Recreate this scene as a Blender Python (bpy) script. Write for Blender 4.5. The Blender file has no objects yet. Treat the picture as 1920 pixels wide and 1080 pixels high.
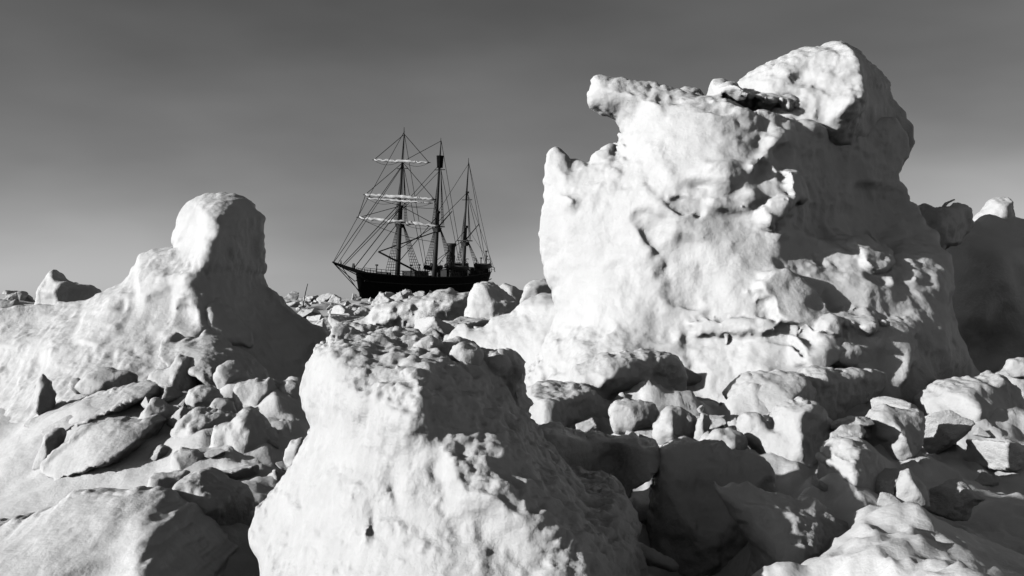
import bpy, math, random
import numpy as np
from mathutils import Vector, Matrix

# ------------------------------------------------------------------ camera, sky, sun, exposure
sc = bpy.context.scene
COL = sc.collection
FPX = 2059.0            # focal length in photograph pixels
HZ = 566.0              # photograph row of the horizon
CH = 2.0                # camera height

cd = bpy.data.cameras.new('camera')
cam = bpy.data.objects.new('camera', cd)
COL.objects.link(cam)
cam.location = (0, 0, CH)
cam.rotation_euler = (math.pi / 2, 0, 0)
cd.sensor_width = 36.0
cd.lens = FPX / 1920 * 36.0
cd.shift_y = (HZ - 540) / 1920
cd.clip_start = 0.05
cd.clip_end = 20000
sc.camera = cam

SUN_EL = math.radians(16.0)
SUN_A = math.radians(18.0)     # how far the sun stands on the camera's side of the picture plane
wd = bpy.data.worlds.new('World')
sc.world = wd
wd.use_nodes = True
nt = wd.node_tree
sky = nt.nodes.new('ShaderNodeTexSky')
sky.sky_type = 'NISHITA'
sky.sun_disc = False
sky.sun_elevation = SUN_EL
sky.sun_rotation = math.radians(270) - SUN_A
sky.dust_density = 0.3
sky.air_density = 1.0
sep = nt.nodes.new('ShaderNodeSeparateColor')      # black-and-white plate behind a red filter
nt.links.new(sky.outputs[0], sep.inputs[0])
pw_ = nt.nodes.new('ShaderNodeMath')               # contrast of the plate
pw_.operation = 'POWER'
pw_.inputs[1].default_value = 1.15
nt.links.new(sep.outputs[0], pw_.inputs[0])
tc_ = nt.nodes.new('ShaderNodeTexCoord')
mpn = nt.nodes.new('ShaderNodeMapping')
mpn.inputs['Scale'].default_value = (1.6, 1.6, 5.0)
mpn.inputs['Rotation'].default_value = (0.0, 0.25, 0.0)
nz_ = nt.nodes.new('ShaderNodeTexNoise')            # faint thin cloud
nz_.inputs['Scale'].default_value = 1.7
nz_.inputs['Detail'].default_value = 4
nz_.inputs['Roughness'].default_value = 0.45
nt.links.new(tc_.outputs['Generated'], mpn.inputs[0])
nt.links.new(mpn.outputs[0], nz_.inputs['Vector'])
cr_ = nt.nodes.new('ShaderNodeMapRange')
cr_.inputs['From Min'].default_value = 0.3
cr_.inputs['From Max'].default_value = 0.7
cr_.inputs['To Min'].default_value = 0.78
cr_.inputs['To Max'].default_value = 1.3
nt.links.new(nz_.outputs['Fac'], cr_.inputs['Value'])
ml_ = nt.nodes.new('ShaderNodeMath')
ml_.operation = 'MULTIPLY'
nt.links.new(pw_.outputs[0], ml_.inputs[0])
nt.links.new(cr_.outputs[0], ml_.inputs[1])
nt.links.new(ml_.outputs[0], nt.nodes['Background'].inputs[0])
nt.nodes['Background'].inputs[1].default_value = 0.054

sl = bpy.data.lights.new('sun', 'SUN')
sl.energy = 4.5
sl.angle = math.radians(0.5)
sl.color = (1.0, 1.0, 1.0)
sun = bpy.data.objects.new('sun', sl)
COL.objects.link(sun)
TOSUN = Vector((-math.cos(SUN_EL) * math.cos(SUN_A), -math.cos(SUN_EL) * math.sin(SUN_A), math.sin(SUN_EL)))
sun.rotation_euler = TOSUN.to_track_quat('Z', 'Y').to_euler()
sun.location = (-40, -20, 20)

vs = sc.view_settings
vs.view_transform = 'Standard'
vs.look = 'None'
vs.exposure = 0.0
vs.gamma = 1.0
sc.cycles.max_bounces = 4
sc.cycles.diffuse_bounces = 0
sc.cycles.use_denoising = True

# ------------------------------------------------------------------ helpers
def PX(px, py, Y):
    return ((px - 960) / FPX * Y, Y, CH - (py - HZ) / FPX * Y)

def hash3(i, j, k, seed):
    h = (i.astype(np.uint32) * np.uint32(374761393) + j.astype(np.uint32) * np.uint32(668265263)
         + k.astype(np.uint32) * np.uint32(2246822519) + np.uint32(seed * 3266489917 & 0xffffffff))
    h = (h ^ (h >> np.uint32(13))) * np.uint32(1274126177)
    h = (h ^ (h >> np.uint32(16))) * np.uint32(2246822519)
    h = h ^ (h >> np.uint32(15))
    return h.astype(np.float32) / np.float32(2147483648.0) - np.float32(1.0)

def vnoise(P, seed=0):
    P = P.astype(np.float32)
    F = np.floor(P)
    I = F.astype(np.int64)
    t = P - F
    t = t * t * t * (t * (t * 6 - 15) + 10)
    out = np.zeros(len(P), np.float32)
    for a in (0, 1):
        wa = t[:, 0] if a else 1 - t[:, 0]
        for b in (0, 1):
            wb = wa * (t[:, 1] if b else 1 - t[:, 1])
            for c in (0, 1):
                out += wb * (t[:, 2] if c else 1 - t[:, 2]) * hash3(I[:, 0] + a, I[:, 1] + b, I[:, 2] + c, seed)
    return out

def fbm(P, freq, octv=4, gain=0.5, seed=0, ridged=False):
    out = np.zeros(len(P), np.float32)
    amp = 1.0
    for o in range(octv):
        n = vnoise(P * freq + 17.3 * o, seed + o * 7)
        if ridged:
            n = 1 - 2 * np.abs(n)
        out += amp * n
        amp *= gain
        freq *= 2.03
    return out

def fbm2(X, Z, freq, octv=4, gain=0.5, seed=0, ridged=False):
    P = np.stack([X.ravel(), Z.ravel(), np.full(X.size, seed * 0.37)], 1)
    return fbm(P, freq, octv, gain, seed, ridged).reshape(X.shape)

def mesh_np(name, V, Q, smooth=True):
    me = bpy.data.meshes.new(name)
    n = Q.shape[1]
    me.vertices.add(len(V))
    me.vertices.foreach_set('co', np.ascontiguousarray(V, dtype=np.float32).ravel())
    me.loops.add(len(Q) * n)
    me.loops.foreach_set('vertex_index', np.ascontiguousarray(Q, dtype=np.int32).ravel())
    me.polygons.add(len(Q))
    me.polygons.foreach_set('loop_start', np.arange(0, len(Q) * n, n, dtype=np.int32))
    me.polygons.foreach_set('loop_total', np.full(len(Q), n, dtype=np.int32))
    me.polygons.foreach_set('use_smooth', np.full(len(Q), smooth, dtype=bool))
    me.update(calc_edges=True)
    me.validate()
    return me

def nets(f, org, h):
    """surface of f < 0 on a grid: vertices, quads"""
    f = np.pad(f, 1, constant_values=abs(h) * 2).astype(np.float32)
    org = np.array(org) - h
    ins = f < 0
    nx, ny, nz = f.shape
    cnt = np.zeros((nx - 1, ny - 1, nz - 1), np.int8)
    for a in (0, 1):
        for b in (0, 1):
            for c in (0, 1):
                cnt += ins[a:nx - 1 + a, b:ny - 1 + b, c:nz - 1 + c]
    act = (cnt > 0) & (cnt < 8)
    idx = np.argwhere(act)
    vid = np.full(act.shape, -1, np.int32)
    vid[act] = np.arange(len(idx))
    acc = np.zeros((len(idx), 3), np.float32)
    num = np.zeros(len(idx), np.float32)
    cor = [(a, b, c) for a in (0, 1) for b in (0, 1) for c in (0, 1)]
    val = {k: f[idx[:, 0] + k[0], idx[:, 1] + k[1], idx[:, 2] + k[2]] for k in cor}
    for k in cor:
        for ax in range(3):
            if k[ax]:
                continue
            m = list(k)
            m[ax] = 1
            v0, v1 = val[k], val[tuple(m)]
            cr = (v0 < 0) != (v1 < 0)
            t = np.where(cr, v0 / np.where(cr, v0 - v1, 1), 0)
            p = np.tile(np.array(k, np.float32), (len(idx), 1))
            p[:, ax] = t
            acc[cr] += p[cr]
            num[cr] += 1
    V = (idx + acc / num[:, None]) * h + org
    Q = []
    for ax in range(3):
        sl0 = [slice(None)] * 3
        sl1 = [slice(None)] * 3
        sl0[ax] = slice(0, -1)
        sl1[ax] = slice(1, None)
        A, B = ins[tuple(sl0)], ins[tuple(sl1)]
        e = np.argwhere(A != B)
        fl = A[e[:, 0], e[:, 1], e[:, 2]]
        o1, o2 = [(1, 2), (2, 0), (0, 1)][ax]
        d = np.zeros((4, 3), int)
        d[0, o1] = d[0, o2] = -1
        d[1, o2] = -1
        d[3, o1] = -1
        q = np.stack([vid[tuple((e + d[i]).T)] for i in range(4)], 1)
        q[~fl] = q[~fl][:, ::-1]
        Q.append(q)
    return V, np.concatenate(Q)

def relax(V, Q, it, w=0.5):
    E = np.concatenate([Q[:, [0, 1]], Q[:, [1, 2]], Q[:, [2, 3]], Q[:, [3, 0]]])
    deg = np.bincount(E[:, 0], minlength=len(V)) + np.bincount(E[:, 1], minlength=len(V))
    for _ in range(it):
        S = np.stack([np.bincount(E[:, 0], V[E[:, 1], k], len(V)) + np.bincount(E[:, 1], V[E[:, 0], k], len(V)) for k in range(3)], 1)
        V = V * (1 - w) + w * S / deg[:, None]
    return V

def vnormals(V, Q):
    n = np.cross(V[Q[:, 2]] - V[Q[:, 0]], V[Q[:, 3]] - V[Q[:, 1]])
    N = np.zeros_like(V)
    for c in range(4):
        for k in range(3):
            N[:, k] += np.bincount(Q[:, c], n[:, k], len(V))
    return N / (np.linalg.norm(N, axis=1)[:, None] + 1e-12)

def smooth_poly(pts, n=4):
    p = np.array(pts, float)
    out = []
    m = len(p)
    for i in range(m):
        p0, p1, p2, p3 = p[i - 1], p[i], p[(i + 1) % m], p[(i + 2) % m]
        for t in np.arange(n) / n:
            out.append(0.5 * (2 * p1 + (p2 - p0) * t + (2 * p0 - 5 * p1 + 4 * p2 - p3) * t * t
                              + (3 * p1 - p0 - 3 * p2 + p3) * t ** 3))
    return np.array(out)

def poly_sdf(poly, X, Z):
    d2 = np.full(X.shape, 1e9)
    ins = np.zeros(X.shape, bool)
    n = len(poly)
    for i in range(n):
        x0, z0 = poly[i]
        x1, z1 = poly[(i + 1) % n]
        ex, ez = x1 - x0, z1 - z0
        t = np.clip(((X - x0) * ex + (Z - z0) * ez) / (ex * ex + ez * ez + 1e-12), 0, 1)
        d2 = np.minimum(d2, (X - x0 - t * ex) ** 2 + (Z - z0 - t * ez) ** 2)
        if abs(ez) > 1e-12:
            c = ((z0 <= Z) != (z1 <= Z)) & (X < x0 + (Z - z0) / ez * ex)
            ins ^= c
    d = np.sqrt(d2)
    return np.where(ins, -d, d)

def line_dist(pts, X, Z):
    d2 = np.full(X.shape, 1e9)
    for (x0, z0), (x1, z1) in zip(pts[:-1], pts[1:]):
        ex, ez = x1 - x0, z1 - z0
        t = np.clip(((X - x0) * ex + (Z - z0) * ez) / (ex * ex + ez * ez + 1e-12), 0, 1)
        d2 = np.minimum(d2, (X - x0 - t * ex) ** 2 + (Z - z0 - t * ez) ** 2)
    return np.sqrt(d2)

def tps(pts, vals, X, Z, reg=1e-3):
    pts = np.array(pts, float)
    n = len(pts)
    sc_ = max(np.ptp(pts[:, 0]), np.ptp(pts[:, 1]))
    q = pts / sc_
    def phi(r2):
        return np.where(r2 > 1e-14, r2 * np.log(r2 + 1e-20), 0)
    r2 = ((q[:, None] - q[None]) ** 2).sum(-1)
    A = np.zeros((n + 3, n + 3))
    A[:n, :n] = phi(r2) + reg * np.eye(n)
    A[:n, n] = 1
    A[:n, n + 1:] = q
    A[n:, :n] = A[:n, n:].T
    w = np.linalg.solve(A, np.concatenate([vals, [0, 0, 0]]))
    out = w[n] + w[n + 1] * X / sc_ + w[n + 2] * Z / sc_
    for i in range(n):
        out = out + w[i] * phi((X / sc_ - q[i, 0]) ** 2 + (Z / sc_ - q[i, 1]) ** 2)
    return out

def sstep(t):
    t = np.clip(t, 0, 1)
    return t * t * (3 - 2 * t)

def smin(a, b, k):
    h = np.clip(0.5 + 0.5 * (b - a) / k, 0, 1)
    return b * (1 - h) + a * h - k * h * (1 - h)

# ------------------------------------------------------------------ materials (all greys: a black-and-white photograph)
def grey(v):
    return (v, v, v, 1)

def mat_snow(name, lo, hi, rough=0.55, scale=6.0, bump=0.25, bscale=60.0, bdist=0.01, spec=0.25, sss=0.0):
    m = bpy.data.materials.new(name)
    m.use_nodes = True
    t = m.node_tree
    b = t.nodes['Principled BSDF']
    co = t.nodes.new('ShaderNodeTexCoord')
    n1 = t.nodes.new('ShaderNodeTexNoise')
    n1.inputs['Scale'].default_value = scale
    n1.inputs['Detail'].default_value = 6
    n1.inputs['Roughness'].default_value = 0.6
    t.links.new(co.outputs['Object'], n1.inputs['Vector'])
    r = t.nodes.new('ShaderNodeValToRGB')
    r.color_ramp.elements[0].position = 0.3
    r.color_ramp.elements[0].color = grey(lo)
    r.color_ramp.elements[1].position = 0.7
    r.color_ramp.elements[1].color = grey(hi)
    t.links.new(n1.outputs['Fac'], r.inputs[0])
    t.links.new(r.outputs[0], b.inputs['Base Color'])
    b.inputs['Roughness'].default_value = rough
    b.inputs['Specular IOR Level'].default_value = spec
    if sss:
        b.inputs['Subsurface Weight'].default_value = 0.75
        b.inputs['Subsurface Radius'].default_value = (1, 1, 1)
        b.inputs['Subsurface Scale'].default_value = sss
    n2 = t.nodes.new('ShaderNodeTexNoise')
    n2.inputs['Scale'].default_value = bscale
    n2.inputs['Detail'].default_value = 5
    n2.inputs['Roughness'].default_value = 0.65
    t.links.new(co.outputs['Object'], n2.inputs['Vector'])
    n3 = t.nodes.new('ShaderNodeTexNoise')
    n3.inputs['Scale'].default_value = scale * 0.35
    n3.inputs['Detail'].default_value = 3
    t.links.new(co.outputs['Object'], n3.inputs['Vector'])
    mr = t.nodes.new('ShaderNodeMapRange')
    mr.inputs['From Min'].default_value = 0.4
    mr.inputs['From Max'].default_value = 0.65
    mr.inputs['To Min'].default_value = 0.25
    mr.inputs['To Max'].default_value = 1.0
    t.links.new(n3.outputs['Fac'], mr.inputs['Value'])
    mu = t.nodes.new('ShaderNodeMath')
    mu.operation = 'MULTIPLY'
    t.links.new(n2.outputs['Fac'], mu.inputs[0])
    t.links.new(mr.outputs[0], mu.inputs[1])
    n4 = t.nodes.new('ShaderNodeTexNoise')
    n4.inputs['Scale'].default_value = bscale * 0.28
    n4.inputs['Detail'].default_value = 3
    t.links.new(co.outputs['Object'], n4.inputs['Vector'])
    ad = t.nodes.new('ShaderNodeMath')
    ad.operation = 'MULTIPLY_ADD'
    ad.inputs[1].default_value = 1.6
    t.links.new(n4.outputs['Fac'], ad.inputs[0])
    t.links.new(mu.outputs[0], ad.inputs[2])
    mu = ad
    bp = t.nodes.new('ShaderNodeBump')
    bp.inputs['Strength'].default_value = bump
    bp.inputs['Distance'].default_value = bdist
    t.links.new(mu.outputs[0], bp.inputs['Height'])
    t.links.new(bp.outputs[0], b.inputs['Normal'])
    return m

def mat_plain(name, v, rough=0.6, var=0.3, scale=3.0, spec=0.3):
    m = bpy.data.materials.new(name)
    m.use_nodes = True
    t = m.node_tree
    b = t.nodes['Principled BSDF']
    co = t.nodes.new('ShaderNodeTexCoord')
    n1 = t.nodes.new('ShaderNodeTexNoise')
    n1.inputs['Scale'].default_value = scale
    n1.inputs['Detail'].default_value = 5
    t.links.new(co.outputs['Object'], n1.inputs['Vector'])
    r = t.nodes.new('ShaderNodeValToRGB')
    r.color_ramp.elements[0].position = 0.3
    r.color_ramp.elements[0].color = grey(v * (1 - var))
    r.color_ramp.elements[1].position = 0.7
    r.color_ramp.elements[1].color = grey(v * (1 + var))
    t.links.new(n1.outputs['Fac'], r.inputs[0])
    t.links.new(r.outputs[0], b.inputs['Base Color'])
    b.inputs['Roughness'].default_value = rough
    b.inputs['Specular IOR Level'].default_value = spec
    return m

M_SNOW = mat_snow('packed_snow', 0.68, 0.78, scale=3.0, sss=0.015, bump=0.45, bscale=36, bdist=0.02)
M_BERG = mat_snow('weathered_berg_ice', 0.60, 0.70, scale=1.6, sss=0.04, bump=0.45, bscale=20, bdist=0.04)
M_NEAR = mat_snow('near_crusted_ice', 0.54, 0.64, scale=4.0, sss=0.012, bump=0.6, bscale=48, bdist=0.018)
M_FAR = mat_snow('far_rubble_ice', 0.56, 0.68, scale=0.8, bump=0.5, bscale=6, bdist=0.12)
M_HULL = mat_plain('tarred_hull', 0.006, 0.8, 0.3, 1.0, 0.05)
M_SPAR = mat_plain('weathered_spar', 0.03, 0.7, 0.4, 0.6, 0.2)
M_MAST = mat_plain('painted_mast', 0.03, 0.6, 0.4, 0.5, 0.2)
M_ROPE = mat_plain('tarred_rope', 0.012, 0.9, 0.3, 2.0, 0.1)
M_SAIL = mat_plain('frosted_canvas', 0.58, 0.9, 0.4, 0.9, 0.1)
M_DARK = mat_plain('sooty_iron', 0.015, 0.6, 0.4, 1.0, 0.3)
M_DECK = mat_plain('snowy_deck', 0.35, 0.9, 0.5, 0.8, 0.1)

def link(name, me, mat, parent=None, label=None, cat=None, group=None, kind=None):
    o = bpy.data.objects.new(name, me)
    COL.objects.link(o)
    if mat and me:
        if not me.materials:
            me.materials.append(mat)
    if parent:
        o.parent = parent
    if label and not kind and not parent:
        kind = 'thing'
    for k, v in (('label', label), ('category', cat), ('group', group), ('kind', kind)):
        if v:
            o[k] = v
    return o

def recenter(V, base=True):
    c = np.array([(V[:, 0].min() + V[:, 0].max()) / 2, (V[:, 1].min() + V[:, 1].max()) / 2, V[:, 2].min()])
    return V - c, c

# ------------------------------------------------------------------ ice block builder: an outline at its own distance, given a modelled depth
def ice(name, outline, Y, res, F=None, t=None, tb=None, R=None, cps=None, plates=(), ridges=(), bumps=(), ells=(),
        facet=None, wob=0.0, lump=0.0, lumpf=1.0, rough=0.0, roughf=6.0, soft=2, sm=4, mat=None, seed=1,
        label=None, cat='ice block', group=None, parent=None, fmin=0.03, crease=0.0, big=0.0, bigf=1.0):
    poly = np.array(outline, float)
    if sm:
        poly = smooth_poly(poly, sm)
    pw = np.stack([(poly[:, 0] - 960) / FPX * Y, CH - (poly[:, 1] - HZ) / FPX * Y], 1)
    x0, z0 = pw.min(0) - 3 * res
    x1, z1 = pw.max(0) + 3 * res
    m = Y / FPX
    def wp(px, py, d=0.0):
        k = (Y - d) / FPX
        return ((px - 960) * k, CH - (py - HZ) * k)
    for (px, py, d, rx, ry, rz) in ells:
        ex, ez = wp(px, py, d)
        x0, x1 = min(x0, ex - rx - 2 * res), max(x1, ex + rx + 2 * res)
        z0, z1 = min(z0, ez - rz - 2 * res), max(z1, ez + rz + 2 * res)
    xs = np.arange(x0, x1, res)
    zs = np.arange(z0, z1, res)
    X, Z = np.meshgrid(xs, zs, indexing='ij')
    s = poly_sdf(pw, X, Z)
    W, H = np.ptp(pw[:, 0]), np.ptp(pw[:, 1])
    if wob:
        s = s + wob * fbm2(X, Z, 1.6 / max(wob * 8, 0.02), 3, 0.55, seed + 50)
    if t is None:
        t = 0.38 * min(W, H)
    if tb is None:
        tb = t
    if R is None:
        R = 0.3 * min(W, H)
    if cps:
        P = [wp(a, b, d) for a, b, d in cps]
        Fg = tps(P, [c[2] for c in cps], X, Z)
    else:
        Fg = np.full(X.shape, t)
        if facet:
            u, v = facet[0], facet[1]
            fx = (X - pw[:, 0].min()) / W
            fz = (Z - pw[:, 1].min()) / H
            sk = facet[2] if len(facet) > 2 else 0.0
            uu = u + sk * (fz - 0.5)
            a = t * (0.3 + 1.1 * fx / np.maximum(uu, 0.08))
            b = t * (0.15 + 1.2 * (1 - fx) / np.maximum(1 - uu, 0.08))
            c = t * (0.25 + 1.2 * (1 - fz) / max(1 - v, 0.08))
            k = 0.07 * t
            Fg = smin(smin(smin(a, b, k), c, k), np.full(X.shape, t * 1.25), k)
            rr_ = np.random.default_rng(seed)
            for q_ in range(4):
                th = rr_.uniform(0, 2 * math.pi)
                nn = np.array([math.cos(th), math.sin(th)])
                pr = pw @ nn
                dist = (pr.max() - (X * nn[0] + Z * nn[1])) / (np.ptp(pr) * 0.5)
                Fg = smin(Fg, t * (rr_.uniform(.2, .5) + rr_.uniform(.7, 1.5) * dist), 0.03 * t)
    F0 = Fg.copy()
    def wl(px, py):
        d = 0.0
        for _ in range(4):
            ax, az = wp(px, py, d)
            i = int(np.clip((ax - x0) / res, 0, len(xs) - 1))
            j = int(np.clip((az - z0) / res, 0, len(zs) - 1))
            d = 0.5 * d + 0.5 * float(F0[i, j])
        return wp(px, py, d)
    for (pts, amp, sf) in plates:
        pp = np.array([wl(a, b) for a, b in pts])
        if len(pts) > 3 and sm:
            pp = smooth_poly(pp, 3)
        d = poly_sdf(pp, X, Z) + 0.5 * sf * fbm2(X, Z, 0.7 / max(sf, 0.02), 3, 0.5, seed + 9) + 0.9 * sf * fbm2(X, Z, 0.22 / max(sf, 0.02), 2, 0.5, seed + 12)
        Fg = Fg + amp * sstep(0.5 - d / sf)
    for (pts, amp, wd_) in ridges:
        pp = [wl(a, b) for a, b in pts]
        d = line_dist(pp, X, Z) * (1 + 0.35 * fbm2(X, Z, 0.5 / wd_, 2, 0.5, seed + 4))
        Fg = Fg + amp * np.exp(-(d / wd_) ** 2)
    for bmp in bumps:
        px, py, rx, ry, amp = bmp[:5]
        an = math.radians(bmp[5]) if len(bmp) > 5 else 0
        cx, cz = wl(px, py)
        dx, dz = X - cx, Z - cz
        a_ = (dx * math.cos(an) + dz * math.sin(an)) / (rx * m)
        b_ = (-dx * math.sin(an) + dz * math.cos(an)) / (ry * m)
        Fg = Fg + amp * np.exp(-(a_ ** 2 + b_ ** 2) * 1.2)
    if lump:
        Fg = Fg + lump * fbm2(X, Z, lumpf, 4, 0.5, seed + 20)
    if crease:
        Fg = Fg + crease * (fbm2(X, Z, lumpf * 1.3, 4, 0.55, seed + 24, ridged=True) - 0.3)
    Fg = np.maximum(Fg, fmin)
    p = np.clip(-s, 0, None)
    Rr = np.clip(p / R, 0, 1)
    g = np.sqrt(np.clip(1 - (1 - Rr) ** 2, 0, 1))
    yf = Y - Fg * g
    yb = Y + tb * g * (1 + 0.25 * fbm2(X, Z, 1.0 / max(tb, 0.1), 3, 0.5, seed + 31))
    y0 = yf.min() - 2 * res
    y1 = yb.max() + 2 * res
    for (px, py, d, rx, ry, rz) in ells:
        y0 = min(y0, Y - d - ry - 2 * res)
        y1 = max(y1, Y - d + ry + 2 * res)
    ys = np.arange(y0, y1, res).astype(np.float32)
    yy = ys[None, :, None]
    f = np.maximum(yf[:, None, :].astype(np.float32) - yy, yy - yb[:, None, :].astype(np.float32))
    out = np.broadcast_to((s > 0)[:, None, :], f.shape)
    f = np.where(out, np.maximum(s, res * 0.05)[:, None, :].astype(np.float32), f)
    for i, (px, py, d, rx, ry, rz) in enumerate(ells):
        ex, ez = wp(px, py, d)
        q = np.sqrt(((xs - ex) / rx)[:, None, None] ** 2 + ((ys - (Y - d)) / ry)[None, :, None] ** 2 + ((zs - ez) / rz)[None, None, :] ** 2)
        e = ((q - 1) * min(rx, ry, rz)).astype(np.float32)
        f = smin(f, e, 0.25 * min(rx, ry, rz))
    V, Q = nets(f, (x0, y0, z0), res)
    V = relax(V, Q, soft)
    N = vnormals(V, Q)
    lee = sstep((N[:, 0] + 0.35) * 1.1)        # the windward faces are polished smooth, lee faces and tops stay broken
    lee = 0.12 + 0.88 * np.maximum(lee, sstep((N[:, 2] - 0.35) * 2))
    if big:
        V = V + N * (lee * big * (fbm(V, bigf, 4, 0.5, seed + 80) + 0.35 * fbm(V, bigf * 1.7, 3, 0.5, seed + 85, ridged=True) - 0.15))[:, None]
    if rough:
        N = vnormals(V, Q)
        msk = sstep((fbm(V, roughf * 0.16, 2, 0.5, seed + 70) + 0.05) * 1.5)
        d = rough * fbm(V, roughf, 4, 0.55, seed + 60) * (0.15 + 0.85 * msk)
        d += rough * 0.4 * msk * fbm(V, roughf * 0.5, 3, 0.5, seed + 66, ridged=True)
        V = V + N * (d * (0.35 + 0.65 * lee))[:, None]
    V, c = recenter(V)
    me = mesh_np(name, V, Q)
    o = link(name, me, mat or M_NEAR, parent, label, cat if not parent else None, group)
    o.location = Vector(c) - parent.location if parent else Vector(c)
    return o

# ------------------------------------------------------------------ the setting: snow-covered sea ice out to the horizon
def gauss(X, Y, cx, cy, rx, ry, an=0.0):
    dx, dy = X - cx, Y - cy
    a = dx * math.cos(an) + dy * math.sin(an)
    b = -dx * math.sin(an) + dy * math.cos(an)
    return np.exp(-(a / rx) ** 2 - (b / ry) ** 2)

BANKS = [(1.65, 14.9, .99, 1.3), (.64, 14.2, .77, .9), (1.49, 13.3, .38, .8), (1.92, 12.9, .33, .8), (2.21, 12.7, .2, .7), (2.7, 15.4, .5, .7), (3.49, 14.8, .75, 1.0), (4.73, 15.5, .88, 1.0),
         (5.08, 16.5, .5, 1.4), (3.88, 12.6, .4, .7), (4.48, 12.6, .45, .8), (6.64, 15.5, .9, .9), (7.94, 16.6, .9, 1.0),
         (-4.57, 16.3, .97, 1.5), (-4.84, 15.6, .43, 1.2), (-3.94, 15.3, .31, 1.2), (-4.11, 14.5, .27, .9), (-3.39, 14.6, .43, 1.0), (-3.74, 14.1, .3, .75), (-3.84, 13.4, .48, .7),
         (-3.16, 12.7, .56, .7), (-3.63, 12.3, .3, .4), (-3.66, 11.5, .35, .3), (-2.81, 10.3, .5, .4), (-5.9, 15.4, 1.2, .9), (-5.1, 13.5, .9, .6), (-4.62, 14.2, .4, .8),
         (-5.84, 13.8, .3, .5), (-6.09, 16.5, .6, 1.0), (-7.15, 16.7, .3, .9), (-2.99, 14.8, .3, .9), (-2.88, 13.6, .25, .5)]

def ground(X, Y):
    X = np.asarray(X, float)
    Y = np.asarray(Y, float)
    r = np.hypot(X, Y)
    sh = X.shape
    P = np.stack([X.ravel(), Y.ravel(), np.zeros(X.size)], 1)
    z = 0.10 * fbm(P, 0.22, 3, 0.5, 3).reshape(sh)
    near = sstep((30 - r) / 15)
    z += near * 0.035 * fbm(P, 1.3, 4, 0.5, 5).reshape(sh)
    # rougher pack further out, rising a little towards the beset ship
    mid = sstep((r - 26) / 25)
    rid = fbm(P, 0.16, 4, 0.55, 8, ridged=True).reshape(sh)
    z += mid * (0.28 * rid + 0.05)
    far = sstep((r - 45) / 130)
    z += 1.15 * far
    big = fbm(P, 0.035, 4, 0.55, 12, ridged=True).reshape(sh)
    z += far * 0.45 * np.clip(big, -0.3, 2)
    z += 0.5 * gauss(X, Y, -12, 222, 40, 34)
    # lumpy broken snow between the blocks
    lum = fbm(P, 1.05, 4, 0.5, 21).reshape(sh) + 0.5 * fbm(P, 2.1, 3, 0.5, 25, ridged=True).reshape(sh)
    wr = sstep((X - 0.2) / 0.8) * sstep((19 - Y) / 3) * sstep((Y - 5) / 2)
    wl_ = sstep((-1.2 - X) / 0.5) * sstep((X + 4.2) / 0.8) * sstep((17 - Y) / 2) * sstep((Y - 9.5) / 1.5)
    z += 0.13 * lum * np.maximum(wr, 0.8 * wl_)
    # ridge in the right foreground, the hollow left of it and the fall of the ground to its right
    cx = np.interp(Y, [6.3, 7.0, 8.5, 10.3, 12.0, 14.0], [2.6, 2.72, 2.95, 2.75, 2.8, 3.2])
    d = X - cx
    rl = (0.2 * sstep((13.5 - Y) / 2.0) + 0.8 * sstep((10.6 - Y) / 1.8)) * sstep((Y - 4.0) / 2.0)
    z += rl * 0.50 * np.where(d < 0, np.exp(-(d / 0.62) ** 2), 1.0 - 0.85 * np.clip(d, 0, 3.0))
    z -= rl * 0.09 * lum * sstep(d / 0.5)
    z += 0.9 * sstep((X - 7) / 4) * rl
    z -= 0.60 * gauss(X, Y, 1.5, 9.3, 0.7, 1.4)
    z -= 0.22 * gauss(X, Y, 2.6, 11.0, 0.8, 0.9)
    z -= 0.25 * gauss(X, Y, -1.9, 10.2, 0.7, 2.0)
    z += 0.38 * gauss(X, Y, -3.5, 14.2, 1.3, 1.9)
    z += 0.30 * gauss(X, Y, -5.6, 15.0, 1.6, 1.6)
    z -= 0.35 * gauss(X, Y, -2.2, 8.0, 0.7, 1.3)
    z -= 0.16 * np.clip(-2.8 - X, 0, 6) * sstep((Y - 6) / 2) * sstep((19 - Y) / 3)
    sas = fbm(np.stack([P[:, 0] * 0.55 + P[:, 1] * 0.3, P[:, 1] * 1.6 - P[:, 0] * 0.5, P[:, 2]], 1), 1.2, 4, 0.55, 77, ridged=True).reshape(sh)
    z += near * 0.03 * sas
    # snow banked against the feet of the near blocks
    bank = np.zeros(sh)
    for bx, by, br, bh in BANKS:
        bank = np.maximum(bank, min((0.42 if bx > 0 else 0.34) * bh, 0.5) * gauss(X, Y, bx + 0.05, by + 0.15, br * 1.15, br * 1.0 + 0.25))
    z += bank * (1 + 0.25 * lum)
    # drift under the left pinnacle, bank under the great hummock
    z += 0.75 * gauss(X, Y, -6.6, 17.0, 4.4, 2.4)
    z += 0.35 * gauss(X, Y, 3.5, 18.5, 5.0, 3.0)
    z += 0.9 * gauss(X, Y, -0.6, 33.0, 3.5, 5.0)
    return z

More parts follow.
